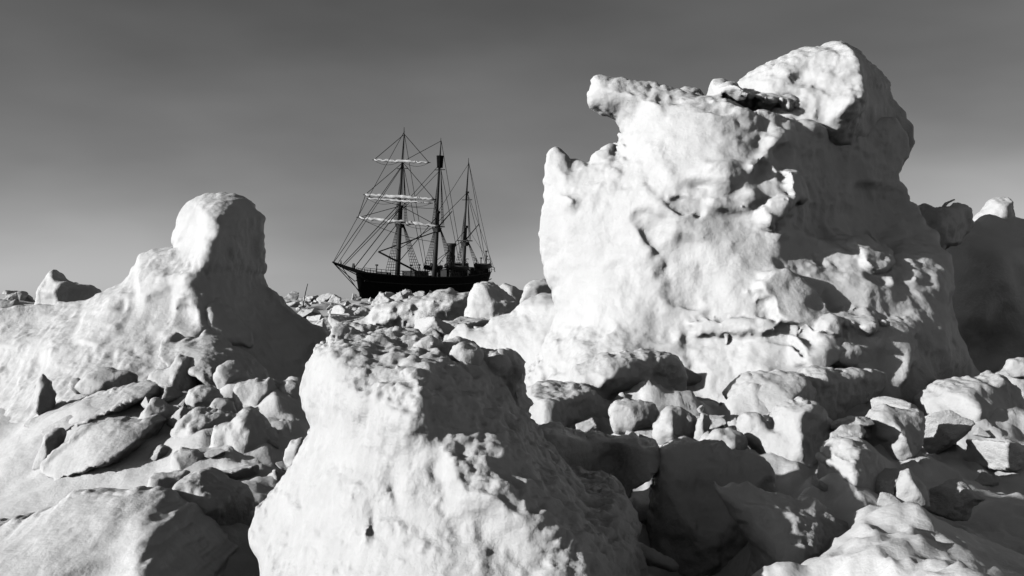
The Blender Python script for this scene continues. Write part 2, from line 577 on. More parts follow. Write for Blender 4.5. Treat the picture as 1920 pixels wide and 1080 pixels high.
def build_ground():
    rs = [1.2]
    while rs[-1] < 9000:
        r = rs[-1]
        rs.append(r * (1.011 if r < 60 else 1.016 if r < 400 else 1.06))
    rs = np.array(rs)
    an = np.radians(np.concatenate([np.arange(-180, -34, 3.0), np.arange(-34, 34, 0.15), np.arange(34, 180, 3.0)]))
    RR, AA = np.meshgrid(rs, an, indexing='ij')
    X, Y = RR * np.sin(AA), RR * np.cos(AA)
    Z = ground(X, Y)
    V = np.stack([X.ravel(), Y.ravel(), Z.ravel()], 1)
    n, m = len(rs), len(an)
    I, J = np.meshgrid(np.arange(n - 1), np.arange(m), indexing='ij')
    J2 = (J + 1) % m
    Q = np.stack([I * m + J, I * m + J2, (I + 1) * m + J2, (I + 1) * m + J], -1).reshape(-1, 4)[:, ::-1]
    # centre cap
    V = np.vstack([V, [[0, 0, float(ground(np.array([0.0]), np.array([0.0]))[0])]]])
    me = mesh_np('sea_ice', V, Q)
    o = link('sea_ice', me, M_SNOW, kind='structure')
    return o
build_ground()

# ------------------------------------------------------------------ the great hummock on the right
def empty(name, loc, label, cat, group=None):
    o = bpy.data.objects.new(name, None)
    COL.objects.link(o)
    o.location = loc
    o['label'] = label
    o['category'] = cat
    o['kind'] = 'thing'
    if group:
        o['group'] = group
    return o

YB = 20.0
berg = empty('ice_hummock', PX(1400, 760, YB), 'towering weathered ice hummock with overhanging horn, right of the ship', 'ice hummock')
body = ice('body',
    [(960, 800), (990, 700), (1035, 620), (1040, 560), (1020, 500), (1011, 430), (1017, 385), (1022, 340), (1021, 310), (1032, 288), (1048, 282),
     (1062, 293), (1078, 305), (1100, 306), (1115, 296), (1130, 285), (1142, 284), (1150, 290), (1157, 280), (1168, 258), (1170, 240),
     (1160, 220), (1135, 207), (1113, 194), (1104, 176), (1109, 157), (1128, 149), (1152, 150), (1178, 160), (1205, 163), (1240, 172), (1265, 182),
     (1295, 187), (1325, 188), (1336, 168), (1352, 158), (1372, 162), (1400, 176), (1450, 190), (1510, 200), (1570, 210), (1630, 214), (1680, 225),
     (1706, 245), (1712, 275), (1695, 305), (1681, 325), (1688, 350), (1700, 375), (1722, 415), (1745, 445), (1758, 480), (1755, 520), (1745, 555), (1757, 600),
     (1780, 650), (1810, 710), (1840, 800), (1400, 830)],
    YB, 0.038, tb=2.0, R=0.62,
    cps=[(1030, 500, .35), (1030, 340, .3), (1060, 400, .6), (1060, 600, 1.0), (1120, 180, .35), (1150, 300, .75), (1150, 450, 1.35), (1150, 600, 1.9),
         (1200, 200, .7), (1250, 250, 1.3), (1230, 380, 1.8), (1230, 520, 2.0), (1230, 640, 2.3), (1320, 230, 1.6), (1340, 300, 1.95), (1345, 185, 1.55), (1400, 205, 1.6),
         (1400, 260, 1.9), (1400, 400, 2.1), (1450, 300, 2.0), (1475, 350, 2.3), (1500, 235, 1.35), (1550, 300, 1.0), (1580, 380, .95), (1620, 250, .45), (1650, 330, .25), (1690, 400, .0),
         (1530, 430, 1.35), (1650, 450, .55), (1720, 480, 1.5), (1340, 480, 2.3), (1330, 560, 2.4), (1440, 500, 2.55), (1550, 520, 2.5), (1620, 510, 2.45), (1680, 550, 2.5), (1735, 570, 2.35),
         (1440, 570, 2.8), (1550, 590, 2.75), (1640, 620, 2.85), (1720, 650, 2.75), (1780, 700, 2.3), (1380, 640, 2.85), (1380, 720, 3.2), (1540, 650, 3.3), (1640, 680, 3.0), (1560, 740, 3.6),
         (1250, 740, 2.8), (1120, 720, 3.0), (1020, 720, 1.8), (1690, 740, 3.3), (1780, 780, 2.2)],
    plates=[([(1372, 168), (1450, 184), (1560, 206), (1610, 222), (1570, 240), (1450, 224), (1385, 206)], -1.0, 0.12),
            ([(1412, 545), (1432, 512), (1470, 500), (1560, 560), (1640, 610), (1560, 618), (1490, 608), (1450, 585)], 0.28, 0.14),
            ([(1460, 325), (1485, 322), (1510, 345), (1500, 380), (1465, 395), (1430, 425), (1415, 415), (1440, 385), (1468, 365)], 0.30, 0.10),
            ([(1235, 375), (1290, 372), (1300, 400), (1262, 405)], -0.12, 0.12),
            ([(1215, 420), (1240, 440), (1300, 460), (1340, 520), (1300, 570), (1250, 560), (1230, 500)], -0.16, 0.3),
            ([(1590, 455), (1630, 440), (1660, 470), (1650, 505), (1610, 500)], 0.3, 0.12),
            ([(1290, 600), (1400, 598), (1460, 612), (1400, 628), (1300, 622)], 0.18, 0.10),
            ([(1285, 628), (1480, 620), (1475, 640), (1420, 655), (1420, 745), (1290, 745)], -0.12, 0.3),
            ([(1490, 620), (1560, 608), (1690, 620), (1680, 690), (1660, 745), (1600, 745), (1590, 690), (1500, 690), (1480, 645)], 0.35, 0.16)],
    ridges=[([(1455, 262), (1432, 285), (1405, 315)], 0.22, 0.10), ([(1440, 300), (1452, 325)], 0.12, 0.07),
            ([(1330, 385), (1390, 395), (1420, 420)], 0.14, 0.10), ([(1450, 435), (1540, 455), (1640, 500), (1735, 520)], 0.15, 0.16),
            ([(1230, 190), (1205, 260), (1250, 330)], 0.12, 0.18), ([(1395, 190), (1480, 215), (1570, 232)], -0.3, 0.12)],
    bumps=[(1350, 338, 42, 26, 0.30), (1410, 250, 44, 30, -.16), (1400, 370, 22, 16, 0.22), (1525, 238, 26, 22, 0.35), (1068, 378, 16, 18, 0.22), (1345, 175, 22, 14, .25), (1310, 350, 30, 12, -.2),
           (1560, 470, 60, 24, .12), (1090, 610, 70, 20, -.15), (1705, 520, 14, 20, .18)],
    big=0.09, bigf=1.2, lump=0.08, crease=0.035, lumpf=0.9, wob=0.035, rough=0.02, roughf=6.0, soft=2, mat=M_BERG, seed=11, parent=berg)
ice('cap_block',
    [(1375, 215), (1380, 170), (1388, 152), (1420, 128), (1455, 114), (1488, 97), (1510, 88), (1538, 87), (1560, 80), (1580, 84), (1612, 102),
     (1640, 125), (1664, 150), (1668, 172), (1690, 200), (1712, 238), (1713, 272), (1698, 305), (1660, 340), (1500, 300), (1420, 260)],
    YB + 0.5, 0.036, tb=1.6, R=0.4,
    cps=[(1395, 165, .35), (1430, 140, .6), (1500, 110, .7), (1470, 170, 1.2), (1560, 95, .75), (1588, 110, 1.05), (1602, 160, 1.45), (1602, 200, 1.6), (1540, 190, 1.45), (1530, 150, 1.1), (1520, 215, 1.5),
         (1625, 140, .75), (1645, 180, .55), (1690, 240, .1), (1660, 280, .2), (1600, 260, 1.2), (1480, 260, 1.3)],
    ridges=[([(1575, 90), (1598, 130), (1606, 185), (1570, 215)], 0.22, 0.13), ([(1400, 150), (1470, 120), (1540, 98)], .1, .1)],
    bumps=[(1480, 185, 26, 10, -.25), (1540, 150, 20, 14, .12), (1500, 150, 16, 12, -.1), (1575, 190, 14, 12, .14), (1450, 140, 14, 8, -.08)],
    lump=0.07, crease=0.05, lumpf=1.6, wob=0.03, rough=0.03, roughf=6.0, mat=M_BERG, seed=23, parent=berg)
for i, (pl, yo, nm) in enumerate([([(1198, 180), (1204, 166), (1225, 160), (1250, 166), (1262, 180), (1255, 195), (1215, 195)], 0.35, 'ledge_lump'),
                                 ([(1266, 190), (1270, 172), (1290, 163), (1312, 168), (1322, 186), (1310, 200), (1280, 200)], 0.45, 'ledge_lump')]):
    ice(nm, pl, YB + yo, 0.03, tb=0.35, t=0.3, facet=(0.15, 0.2), R=0.12, wob=0.015, rough=0.02, roughf=8, mat=M_BERG, seed=31 + i, parent=berg)
ice('icicle', [(1352, 622), (1372, 622), (1367, 632), (1364, 645), (1360, 645), (1359, 632)], YB - 2.7, 0.013, t=0.06, tb=0.06, R=0.05, soft=1, mat=M_BERG, seed=3, parent=berg)

# ------------------------------------------------------------------ the left pinnacle on its drift
YL = 20.5
ice('ice_pinnacle',
    [(-140, 800), (-140, 592), (-60, 590), (0, 583), (60, 571), (100, 568), (150, 562), (190, 550), (220, 535), (241, 518), (253, 498), (259, 478), (272, 470), (300, 468), (326, 466),
     (329, 462), (322, 450), (328, 425), (335, 402), (347, 384), (366, 371), (392, 364), (432, 363), (460, 370), (477, 387), (491, 408), (485, 428), (487, 470), (491, 505),
     (488, 522), (500, 540), (522, 562), (552, 587), (585, 606), (615, 624), (640, 700), (660, 800), (300, 830)],
    YL, 0.036, tb=1.1, R=0.55,
    cps=[(335, 430, .4), (365, 400, .8), (395, 390, 1.05), (412, 440, 1.3), (445, 430, 1.0), (475, 430, .35), (350, 465, .9), (400, 500, 1.5), (438, 500, 1.15), (475, 505, .4),
         (270, 490, .5), (300, 500, 1.0), (290, 540, 1.4), (350, 530, 1.6), (410, 550, 1.6), (470, 560, .65), (530, 600, .25), (590, 640, .1), (560, 660, .45), (500, 640, 1.05),
         (150, 590, .75), (60, 600, .3), (-40, 610, .1), (200, 580, 1.2), (250, 600, 1.75), (330, 600, 1.9), (400, 620, 2.0), (450, 640, 1.55),
         (100, 650, 1.5), (250, 680, 2.7), (380, 690, 2.8), (450, 690, 2.2), (540, 720, 1.1), (620, 740, .5), (50, 720, 2.0), (250, 760, 3.9), (420, 760, 3.5), (-60, 680, .7), (-60, 760, 1.6), (100, 790, 3.8), (300, 790, 4.7), (450, 800, 4.2), (-60, 800, 2.4)],
    plates=[([(255, 495), (300, 478), (345, 500), (360, 535), (320, 560), (285, 570), (262, 540)], 0.12, 0.3),
            ([(320, 590), (335, 567), (345, 580), (375, 612), (420, 640), (330, 640), (270, 640), (250, 632)], 0.15, 0.3),
            ([(357, 568), (375, 555), (410, 556), (440, 590), (470, 625), (430, 630), (390, 610)], 0.16, 0.3),
            ([(170, 560), (215, 548), (240, 570), (225, 620), (190, 650), (150, 640)], 0.1, 0.2)],
    ridges=[([(428, 400), (420, 450), (385, 500), (365, 530)], 0.16, 0.18), ([(378, 375), (345, 420), (335, 445)], .08, .12)],
    bumps=[(370, 410, 26, 40, -.12, 35), (440, 515, 30, 12, -.2), (440, 620, 14, 12, .2), (237, 575, 10, 16, -.14), (30, 640, 40, 20, .14), (85, 690, 22, 22, -.15), (120, 650, 50, 24, .12), (60, 610, 60, 14, -.1)],
    big=0.04, bigf=1.6, lump=0.05, crease=0.02, lumpf=0.8, wob=0.02, rough=0.022, roughf=7, soft=2, mat=M_BERG, seed=41,
    label='tall rounded ice pinnacle rising from a snowdrift at the left', cat='ice pinnacle')

# ------------------------------------------------------------------ the large block in the centre foreground
YC = 9.1
ice('ice_boulder',
    [(626, 621), (611, 638), (586, 668), (570, 700), (563, 730), (565, 760), (577, 784), (583, 803), (568, 832), (545, 870), (519, 911), (490, 950), (471, 983), (466, 1008), (480, 1030),
     (500, 1060), (515, 1180), (1200, 1180), (1182, 1060), (1176, 1000), (1181, 945), (1168, 918), (1135, 905), (1090, 902), (1065, 875), (1022, 832), (1000, 800), (986, 765), (976, 730), (973, 690), (960, 672),
     (920, 667), (882, 655), (862, 644), (840, 648), (800, 642), (765, 630), (740, 634), (712, 626), (680, 630), (655, 630)],
    YC, 0.0175, tb=1.15, R=0.22, fmin=.02,
    cps=[(580, 720, .3), (600, 800, .45), (540, 920, .4), (490, 1000, .35), (560, 1000, .8), (630, 650, .45), (655, 670, .7), (690, 650, .5), (720, 645, .28), (770, 650, .05), (700, 730, 1.1), (660, 800, 1.0),
         (750, 740, 1.3), (720, 860, 1.35), (640, 920, 1.15), (790, 720, 1.25), (830, 738, 1.2), (810, 820, 1.55), (850, 850, 1.65), (780, 930, 1.65), (690, 1000, 1.5), (820, 680, .6), (870, 690, .3), (940, 700, .0),
         (900, 740, .7), (960, 770, .3), (950, 830, 1.3), (920, 880, 1.85), (1010, 850, 1.05), (1060, 905, 1.5), (1000, 930, 1.95), (900, 980, 1.95), (1100, 940, 1.75), (1150, 950, 1.4), (1080, 1000, 2.05),
         (1160, 1040, 1.7), (980, 1040, 2.15), (700, 1080, 1.75), (560, 1080, 1.1), (1100, 1120, 2.3), (850, 1120, 2.2)],
    plates=[([(1030, 915), (1085, 900), (1160, 912), (1178, 960), (1130, 1010), (1080, 1000), (1040, 965)], 0.10, 0.10)],
    ridges=[([(775, 700), (830, 742), (900, 790), (985, 830), (1060, 885)], 0.10, 0.07), ([(690, 668), (760, 680), (800, 715)], .06, .04), ([(850, 860), (880, 960), (900, 1060)], 0.05, .09)],
    bumps=[(692, 716, 26, 24, -.06), (690, 790, 16, 40, -.05, -25), (740, 900, 14, 30, -.05, 15), (765, 905, 12, 26, .05), (815, 768, 20, 20, .05), (813, 768, 11, 13, -.045), (800, 688, 14, 10, .10), (842, 712, 14, 10, .10), (885, 745, 16, 10, .10), (928, 782, 14, 10, .09), (975, 815, 16, 10, .10), (1040, 872, 14, 9, .09), (1075, 890, 16, 8, .10), (905, 700, 20, 14, .10), (950, 760, 18, 14, .10), (760, 672, 12, 8, .08), (735, 925, 10, 12, -.05), (835, 900, 12, 36, -.05), (690, 655, 14, 12, .06), (720, 655, 14, 10, -.05), (745, 668, 10, 8, .08), (775, 690, 10, 8, .07), (848, 655, 16, 14, .22), (880, 690, 14, 18, .12), (760, 725, 14, 10, .06),
           (1080, 940, 30, 14, -.07), (1110, 970, 24, 12, .06), (1030, 1040, 20, 12, -.04), (700, 980, 8, 26, -.05), (1060, 860, 14, 9, .08), (985, 850, 12, 9, .07), (820, 880, 14, 30, -.05)],
    ells=[(868, 662, 0.3, 0.11, 0.10, 0.075), (925, 690, 0.0, 0.14, 0.2, 0.09), (800, 650, .1, .12, .1, .06)],
    big=0.06, bigf=3.4, lump=0.04, crease=-0.015, lumpf=2.4, wob=0.008, rough=0.015, roughf=13, soft=2, mat=M_NEAR, seed=57,
    label='huge sculpted ice boulder in the centre foreground with dark sloping top', cat='ice boulder')

# ------------------------------------------------------------------ other near blocks, each traced where it stands
def blk(name, label, pts, Y, cat='ice block', group=None, res=None, **k):
    xs_ = [p[0] for p in pts]
    ys_ = [p[1] for p in pts]
    m = Y / FPX
    W, H = (max(xs_) - min(xs_)) * m, (max(ys_) - min(ys_)) * m
    k.setdefault('t', 0.42 * min(W, H))
    k.setdefault('R', 0.10 * min(W, H))
    k.setdefault('sm', 0 if len(pts) < 9 or int(pts[0][0]) % 2 else 2)
    k.setdefault('soft', 1)
    k.setdefault('big', 0.03 * min(W, H))
    k.setdefault('bigf', 2.4 / max(W, H))
    k.setdefault('crease', -0.015 * min(W, H))
    k.setdefault('wob', 0.03 * min(W, H) + 0.004)
    k.setdefault('lump', 0.05 * min(W, H))
    k.setdefault('lumpf', 2.6 / max(W, H))
    k.setdefault('rough', 0.009 + 0.014 * min(W, H))
    k.setdefault('roughf', 9.0)
    if 'cps' not in k:
        k.setdefault('facet', (0.55, 0.6))
    k.setdefault('seed', int(abs(pts[0][0] * 7 + pts[0][1] * 3)) % 997)
    return ice(name, pts, Y, res or max(Y * 0.0017, min(W, H) / 60), label=label, cat=cat, group=group, **k)

GR = 'blocks tumbled between the central boulder and the great hummock'
blk('ice_block', 'flat-topped layered block with snow band above dark pitted front, before the great hummock',
    [(1070, 700), (1092, 680), (1122, 664), (1160, 655), (1212, 655), (1256, 660), (1280, 678), (1286, 702), (1281, 745), (1250, 790), (1120, 800), (1078, 760)], 15.2, group=GR,
    cps=[(1085, 700, .5), (1100, 760, .85), (1120, 680, .6), (1150, 672, .6), (1150, 700, .75), (1150, 750, .55), (1200, 670, .5), (1200, 700, .5), (1200, 740, .3), (1260, 675, .35), (1265, 700, .15), (1265, 730, .0), (1240, 770, .1)], R=.16,
    bumps=[(1150, 705, 20, 10, .1), (1130, 715, 10, 14, .12), (1215, 715, 10, 8, .1)])
blk('ice_block', 'rounded dark block with its left cheek lit, right of the central boulder',
    [(973, 758), (985, 735), (1008, 722), (1040, 717), (1075, 722), (1110, 735), (1135, 760), (1150, 800), (1120, 830), (1000, 830), (978, 790)], 14.4, group=GR, facet=(0.28, 0.7), t=.75)
blk('ice_block', 'small squarish snow-crusted lump, leftmost of three in a row',
    [(1141, 770), (1152, 756), (1175, 752), (1205, 753), (1228, 757), (1235, 775), (1222, 800), (1190, 815), (1150, 812)], 13.4, group=GR, facet=(0.6, 0.75))
blk('ice_block', 'fluted tooth-shaped lump, middle of three in a row',
    [(1222, 805), (1235, 785), (1245, 765), (1262, 761), (1285, 772), (1304, 785), (1306, 820), (1280, 840), (1235, 838)], 13.0, group=GR, facet=(0.45, 0.7), bumps=[(1260, 800, 8, 30, .06), (1285, 805, 8, 30, -.06)])
blk('ice_block', 'thin upright sliver, rightmost of three in a row',
    [(1302, 815), (1308, 790), (1316, 775), (1328, 777), (1332, 795), (1326, 822), (1312, 832), (1300, 830)], 12.8, group=GR, facet=(0.6, 0.8), res=.012)
blk('ice_block', 'low grey hump lying behind the row of three small lumps',
    [(1262, 775), (1275, 755), (1300, 743), (1330, 745), (1358, 758), (1370, 780), (1360, 810), (1280, 815)], 15.6, group=GR, facet=(0.5, 0.4))
blk('ice_slab', 'jutting wedge slab with a bright snowy end beside the central boulder',
    [(985, 800), (1060, 806), (1150, 815), (1225, 824), (1241, 836), (1238, 852), (1212, 882), (1180, 905), (1160, 940), (1060, 950), (1010, 900)], 11.0, cat='ice slab', group=GR,
    cps=[(1000, 830, .65), (1060, 840, .5), (1100, 850, .35), (1150, 830, .15), (1160, 870, .1), (1190, 835, .3), (1215, 840, .42), (1235, 838, .35), (1210, 865, .5), (1185, 890, .45), (1100, 920, .4)], t=.3, tb=.3, R=.06)
blk('ice_block', 'grey domed block with lit crusty left face under the great hummock',
    [(1365, 740), (1378, 722), (1400, 706), (1440, 702), (1475, 699), (1500, 705), (1525, 730), (1530, 800), (1450, 805), (1385, 790), (1380, 760)], 15.0, group=GR, facet=(0.42, 0.55), t=.7)
blk('ice_block', 'broad dark flat-faced block in shadow under the great hummock',
    [(1478, 715), (1500, 695), (1535, 688), (1580, 690), (1625, 690), (1664, 692), (1662, 715), (1648, 740), (1640, 790), (1600, 840), (1500, 840), (1480, 780)], 15.8, group=GR,
    cps=[(1500, 720, .9), (1560, 720, .6), (1640, 710, .1), (1500, 800, .9), (1560, 790, .6), (1630, 780, .1)], R=.15)
blk('ice_block', 'speckled oval boulder resting on the bright ledge of the great hummock',
    [(1548, 660), (1560, 644), (1585, 641), (1612, 652), (1630, 668), (1626, 684), (1595, 690), (1562, 684)], 16.6, group=GR, facet=(0.3, 0.4), rough=.02)
blk('ice_slab', 'thin bright lens-shaped slab lying flat beside the upright foreground block',
    [(1556, 803), (1572, 790), (1600, 782), (1628, 784), (1636, 793), (1615, 800), (1585, 806), (1565, 808)], 12.6, cat='ice slab', group=GR, t=.3, tb=.35, R=.06, facet=None, res=.012)
blk('ice_block', 'knobbly lump catching sun on its front, right of the lens-shaped slab',
    [(1625, 800), (1640, 770), (1662, 760), (1695, 766), (1735, 778), (1742, 800), (1728, 830), (1700, 860), (1650, 870), (1628, 845)], 12.8, group=GR, facet=(0.6, 0.75), bumps=[(1650, 818, 16, 12, .08), (1690, 815, 18, 14, .1), (1680, 840, 14, 12, .08)], rough=.02)
blk('ice_block', 'bright gnarled upright block standing on the right foreground ridge',
    [(1388, 790), (1398, 777), (1420, 778), (1440, 795), (1450, 775), (1470, 755), (1500, 749), (1530, 757), (1548, 778), (1556, 815), (1560, 860), (1552, 900), (1540, 960), (1470, 960), (1445, 915), (1432, 870), (1410, 845), (1388, 820)], 12.7,
    cps=[(1400, 800, .2), (1440, 820, .35), (1470, 780, .4), (1500, 770, .5), (1480, 850, .6), (1520, 810, .55), (1550, 820, .25), (1500, 890, .65), (1548, 880, .3), (1470, 920, .5), (1540, 940, .4)],
    bumps=[(1500, 830, 14, 30, .08), (1515, 870, 14, 10, .07), (1520, 790, 14, 14, -.05)], tb=.45, rough=.016, roughf=11)
blk('ice_block', 'small white lump tucked at the left foot of the upright block',
    [(1325, 822), (1340, 808), (1370, 805), (1392, 812), (1402, 838), (1380, 855), (1340, 850)], 12.4, facet=(0.6, 0.7))
blk('ice_block', 'rounded grey boulder in shade, at the bottom beside the bright ridge',
    [(1335, 890), (1348, 915), (1366, 912), (1404, 906), (1450, 918), (1490, 926), (1530, 938), (1563, 960), (1588, 992), (1614, 1028), (1650, 1056), (1675, 1180), (1400, 1180), (1408, 1045), (1395, 1002), (1370, 960), (1350, 932)], 8.7,
    cps=[(1370, 930, .15), (1440, 940, .3), (1400, 1000, .4), (1470, 1000, .55), (1540, 970, .3), (1560, 1030, .4), (1480, 1080, .75), (1600, 1060, .3), (1640, 1100, .3), (1430, 1100, .6)], tb=.35, R=.14,
    bumps=[(1440, 985, 40, 24, -.08), (1470, 940, 40, 10, .05)])
blk('ice_block', 'low hump added over sunlit ground to keep the hollow dark, left of the upright block',
    [(1215, 1120), (1230, 900), (1270, 850), (1310, 838), (1360, 845), (1410, 865), (1450, 900), (1470, 1120)], 10.5, facet=(.4, .4), sm=3)  # hump put in to hide sunlit ground, so the hollow reads dark
blk('ice_block', 'half-buried lump with one sunlit facet on the shaded right slope',
    [(1685, 905), (1692, 885), (1702, 878), (1722, 895), (1738, 920), (1745, 950), (1700, 960), (1682, 930)], 9.4, facet=(0.62, 0.8))
blk('ice_block', 'dark crusty mound leaning on the upright foreground block',
    [(1540, 860), (1560, 832), (1590, 822), (1625, 838), (1660, 860), (1700, 885), (1715, 930), (1700, 980), (1600, 985), (1548, 930)], 9.9,
    cps=[(1550, 870, .45), (1575, 840, .45), (1590, 880, .6), (1630, 860, .3), (1620, 900, .5), (1680, 910, .1), (1600, 960, .6), (1680, 960, .2)], rough=.02, R=.1)
blk('ice_bar', 'log-shaped grey ice bar lying in the dark hollow',
    [(1150, 1010), (1165, 1004), (1200, 1018), (1240, 1038), (1268, 1052), (1270, 1066), (1258, 1072), (1220, 1060), (1180, 1042), (1150, 1030)], 8.6, cat='ice bar', t=.09, tb=.09, R=.09, facet=None)
blk('ice_boulder', 'large bright bouldery lump near the right edge',
    [(1722, 762), (1732, 738), (1765, 716), (1805, 711), (1838, 713), (1862, 700), (1886, 711), (1906, 735), (1913, 770), (1905, 820), (1880, 840), (1780, 830), (1735, 800)], 15.8, cat='ice boulder',
    cps=[(1740, 750, .3), (1790, 740, .75), (1780, 790, .9), (1840, 730, .65), (1850, 780, 1.0), (1890, 740, .4), (1895, 800, .4)], bumps=[(1790, 760, 18, 20, -.18), (1830, 770, 20, 16, .14)], rough=.03, roughf=7)
blk('ice_boulder', 'smooth grey hump at the right edge behind the bright boulder',
    [(1850, 760), (1870, 715), (1900, 690), (1950, 680), (2000, 700), (2020, 840), (1860, 840)], 17.0, cat='ice boulder', facet=(.5, .6))
blk('ice_block', 'small brilliant white knob at the right edge',
    [(1884, 694), (1893, 676), (1912, 670), (1935, 674), (1945, 700), (1930, 712), (1898, 708)], 16.2, facet=(0.7, 0.8))
blk('ice_wall', 'tall dark wall of ice in shadow at the right edge',
    [(1700, 800), (1735, 560), (1752, 460), (1790, 425), (1840, 418), (1890, 420), (1930, 428), (2000, 450), (2080, 560), (2120, 800)], 23.5, cat='ice wall', t=1.2, tb=1.5, R=.7, facet=(0.3, 0.8), rough=.03, roughf=4, mat=M_BERG,
    bumps=[(1800, 600, 40, 60, .3), (1830, 650, 50, 40, -.3)])
blk('ice_block', 'dark round boulder with a snow cap perched right of the great hummock',
    [(1700, 430), (1712, 398), (1735, 385), (1765, 392), (1790, 384), (1812, 386), (1822, 402), (1818, 435), (1800, 460), (1768, 466), (1735, 500), (1700, 480)], 21.8, facet=(0.2, 0.75), mat=M_BERG, res=.035)
blk('ice_pinnacle', 'small tilted sunlit spire on the skyline at the far right',
    [(1812, 440), (1822, 412), (1838, 402), (1852, 385), (1866, 373), (1884, 369), (1893, 382), (1898, 415), (1905, 450)], 24.5, cat='ice pinnacle', facet=(0.6, 0.7), mat=M_BERG, res=.035)
blk('skyline_sliver', 'thin sliver sticking up from the snow-capped boulder on the skyline',
    [(1764, 389), (1772, 380), (1782, 376), (1790, 373), (1791, 375), (1783, 379), (1778, 382), (1770, 390)], 21.8, cat='ice splinter', t=.03, tb=.03, R=.03, facet=None, res=.012, soft=0, rough=0, lump=0, wob=0)  # twig-like mark of unknown nature, built as a thin sliver

GL = 'blocks tumbled at the foot of the left pinnacle'
blk('ice_block', 'crusted block frozen to the shaded flank of the left pinnacle',
    [(357, 570), (373, 556), (408, 556), (438, 588), (468, 622), (470, 650), (420, 650), (385, 625), (362, 602)], 18.95, group=GL, mat=M_BERG,
    cps=[(362, 580, .15), (390, 570, .4), (400, 600, .55), (430, 600, .3), (440, 630, .4), (465, 630, .05), (400, 640, .6)], R=.15, tb=.5)
blk('ice_block', 'bright peaked snow plate on the left pinnacle below its neck',
    [(240, 660), (258, 634), (290, 610), (318, 588), (333, 567), (343, 573), (356, 596), (388, 620), (425, 648), (420, 690), (300, 700)], 19.0, group=GL, mat=M_BERG,
    cps=[(270, 640, .1), (300, 620, .2), (325, 590, .3), (338, 580, .35), (320, 640, .45), (355, 615, .35), (385, 640, .4), (415, 660, .2), (330, 680, .7)], R=.15, tb=.5)
blk('ice_block', 'long knobbly crest block with dark pocked top at the foot of the left pinnacle',
    [(309, 645), (318, 624), (330, 620), (342, 633), (366, 634), (386, 622), (410, 632), (440, 654), (474, 671), (492, 692), (503, 720), (470, 735), (420, 715), (380, 700), (340, 690), (312, 670)], 16.6, group=GL,
    cps=[(320, 640, .3), (350, 650, .5), (340, 675, .7), (390, 640, .3), (400, 670, .7), (440, 670, .4), (450, 700, .6), (490, 705, .1)], bumps=[(330, 635, 8, 8, -.15), (365, 645, 10, 8, -.12)])
blk('ice_block', 'bell-shaped block standing left of the crest block',
    [(282, 700), (300, 690), (322, 686), (328, 668), (345, 665), (360, 676), (366, 700), (372, 740), (330, 750), (285, 738)], 15.8, group=GL, facet=(0.5, 0.75))
blk('ice_block', 'pale spade-shaped block with a dark right side, below the crest block',
    [(400, 705), (408, 688), (424, 676), (445, 682), (462, 695), (466, 720), (450, 742), (410, 735)], 15.4, group=GL, facet=(0.4, 0.7))
blk('ice_block', 'smooth grey dome-topped block in the middle of the left pile',
    [(350, 748), (356, 730), (375, 723), (398, 725), (412, 740), (412, 770), (390, 785), (355, 775)], 14.6, group=GL, facet=(0.5, 0.5))
blk('ice_block', 'broad block with a small nipple peak, right end of the left pile',
    [(438, 730), (455, 718), (480, 712), (497, 716), (503, 709), (512, 722), (524, 740), (534, 775), (530, 815), (490, 815), (455, 790), (442, 760)], 14.8, group=GL, facet=(0.4, 0.75), bumps=[(480, 760, 14, 20, .06)])
blk('ice_block', 'small grey pebble-like block wedged behind the pointed block',
    [(392, 765), (402, 750), (420, 747), (437, 752), (441, 772), (430, 790), (400, 788)], 14.2, group=GL, facet=(0.3, 0.5))
blk('ice_block', 'sway-backed block joining the smooth dome and the pointed block',
    [(322, 805), (345, 780), (370, 766), (400, 768), (432, 780), (440, 810), (420, 860), (360, 875), (325, 850)], 13.6, group=GL, facet=(0.5, 0.6), bumps=[(350, 800, 16, 14, -.08)])
blk('ice_block', 'pointed white block with a rounded crown, largest of the left pile',
    [(386, 860), (395, 830), (402, 800), (430, 795), (444, 775), (462, 769), (478, 778), (500, 800), (516, 835), (526, 870), (530, 920), (450, 930), (410, 890)], 12.9, group=GL, facet=(0.42, 0.72), bumps=[(455, 790, 16, 16, .06), (420, 830, 14, 14, -.05)])
blk('ice_block', 'stubby white block in front of the pointed block',
    [(320, 880), (323, 852), (340, 843), (365, 845), (385, 858), (396, 885), (392, 920), (340, 925)], 12.4, group=GL, facet=(0.45, 0.7))
blk('ice_block', 'angular slab corner poking from the flat snow on the left',
    [(270, 925), (280, 905), (284, 888), (310, 886), (345, 884), (358, 892), (352, 930), (320, 945), (275, 945)], 11.6, group=GL, facet=(0.3, 0.75), sm=0)
blk('ice_boulder', 'big shaded lump left of the central boulder',
    [(325, 930), (345, 900), (375, 885), (410, 890), (445, 905), (470, 940), (480, 985), (470, 1030), (440, 1090), (350, 1090), (325, 1000)], 10.4, cat='ice boulder', group=GL,
    cps=[(340, 930, .5), (380, 900, .45), (400, 950, .55), (450, 940, .2), (460, 1000, .15), (350, 1020, .7), (420, 1030, .4)], bumps=[(400, 960, 20, 24, .08)])
blk('ice_beam', 'long pale rectangular beam of ice lying on the left slope',
    [(42, 800), (60, 785), (100, 770), (140, 755), (200, 735), (255, 718), (290, 716), (300, 728), (292, 745), (240, 770), (190, 790), (145, 806), (110, 808)], 15.6, cat='ice beam', group=GL, sm=2,
    cps=[(60, 795, .1), (100, 785, .35), (130, 770, .3), (135, 795, .75), (200, 745, .2), (200, 765, .6), (260, 730, .2), (270, 745, .55), (295, 730, .2)], tb=.7, R=.05)
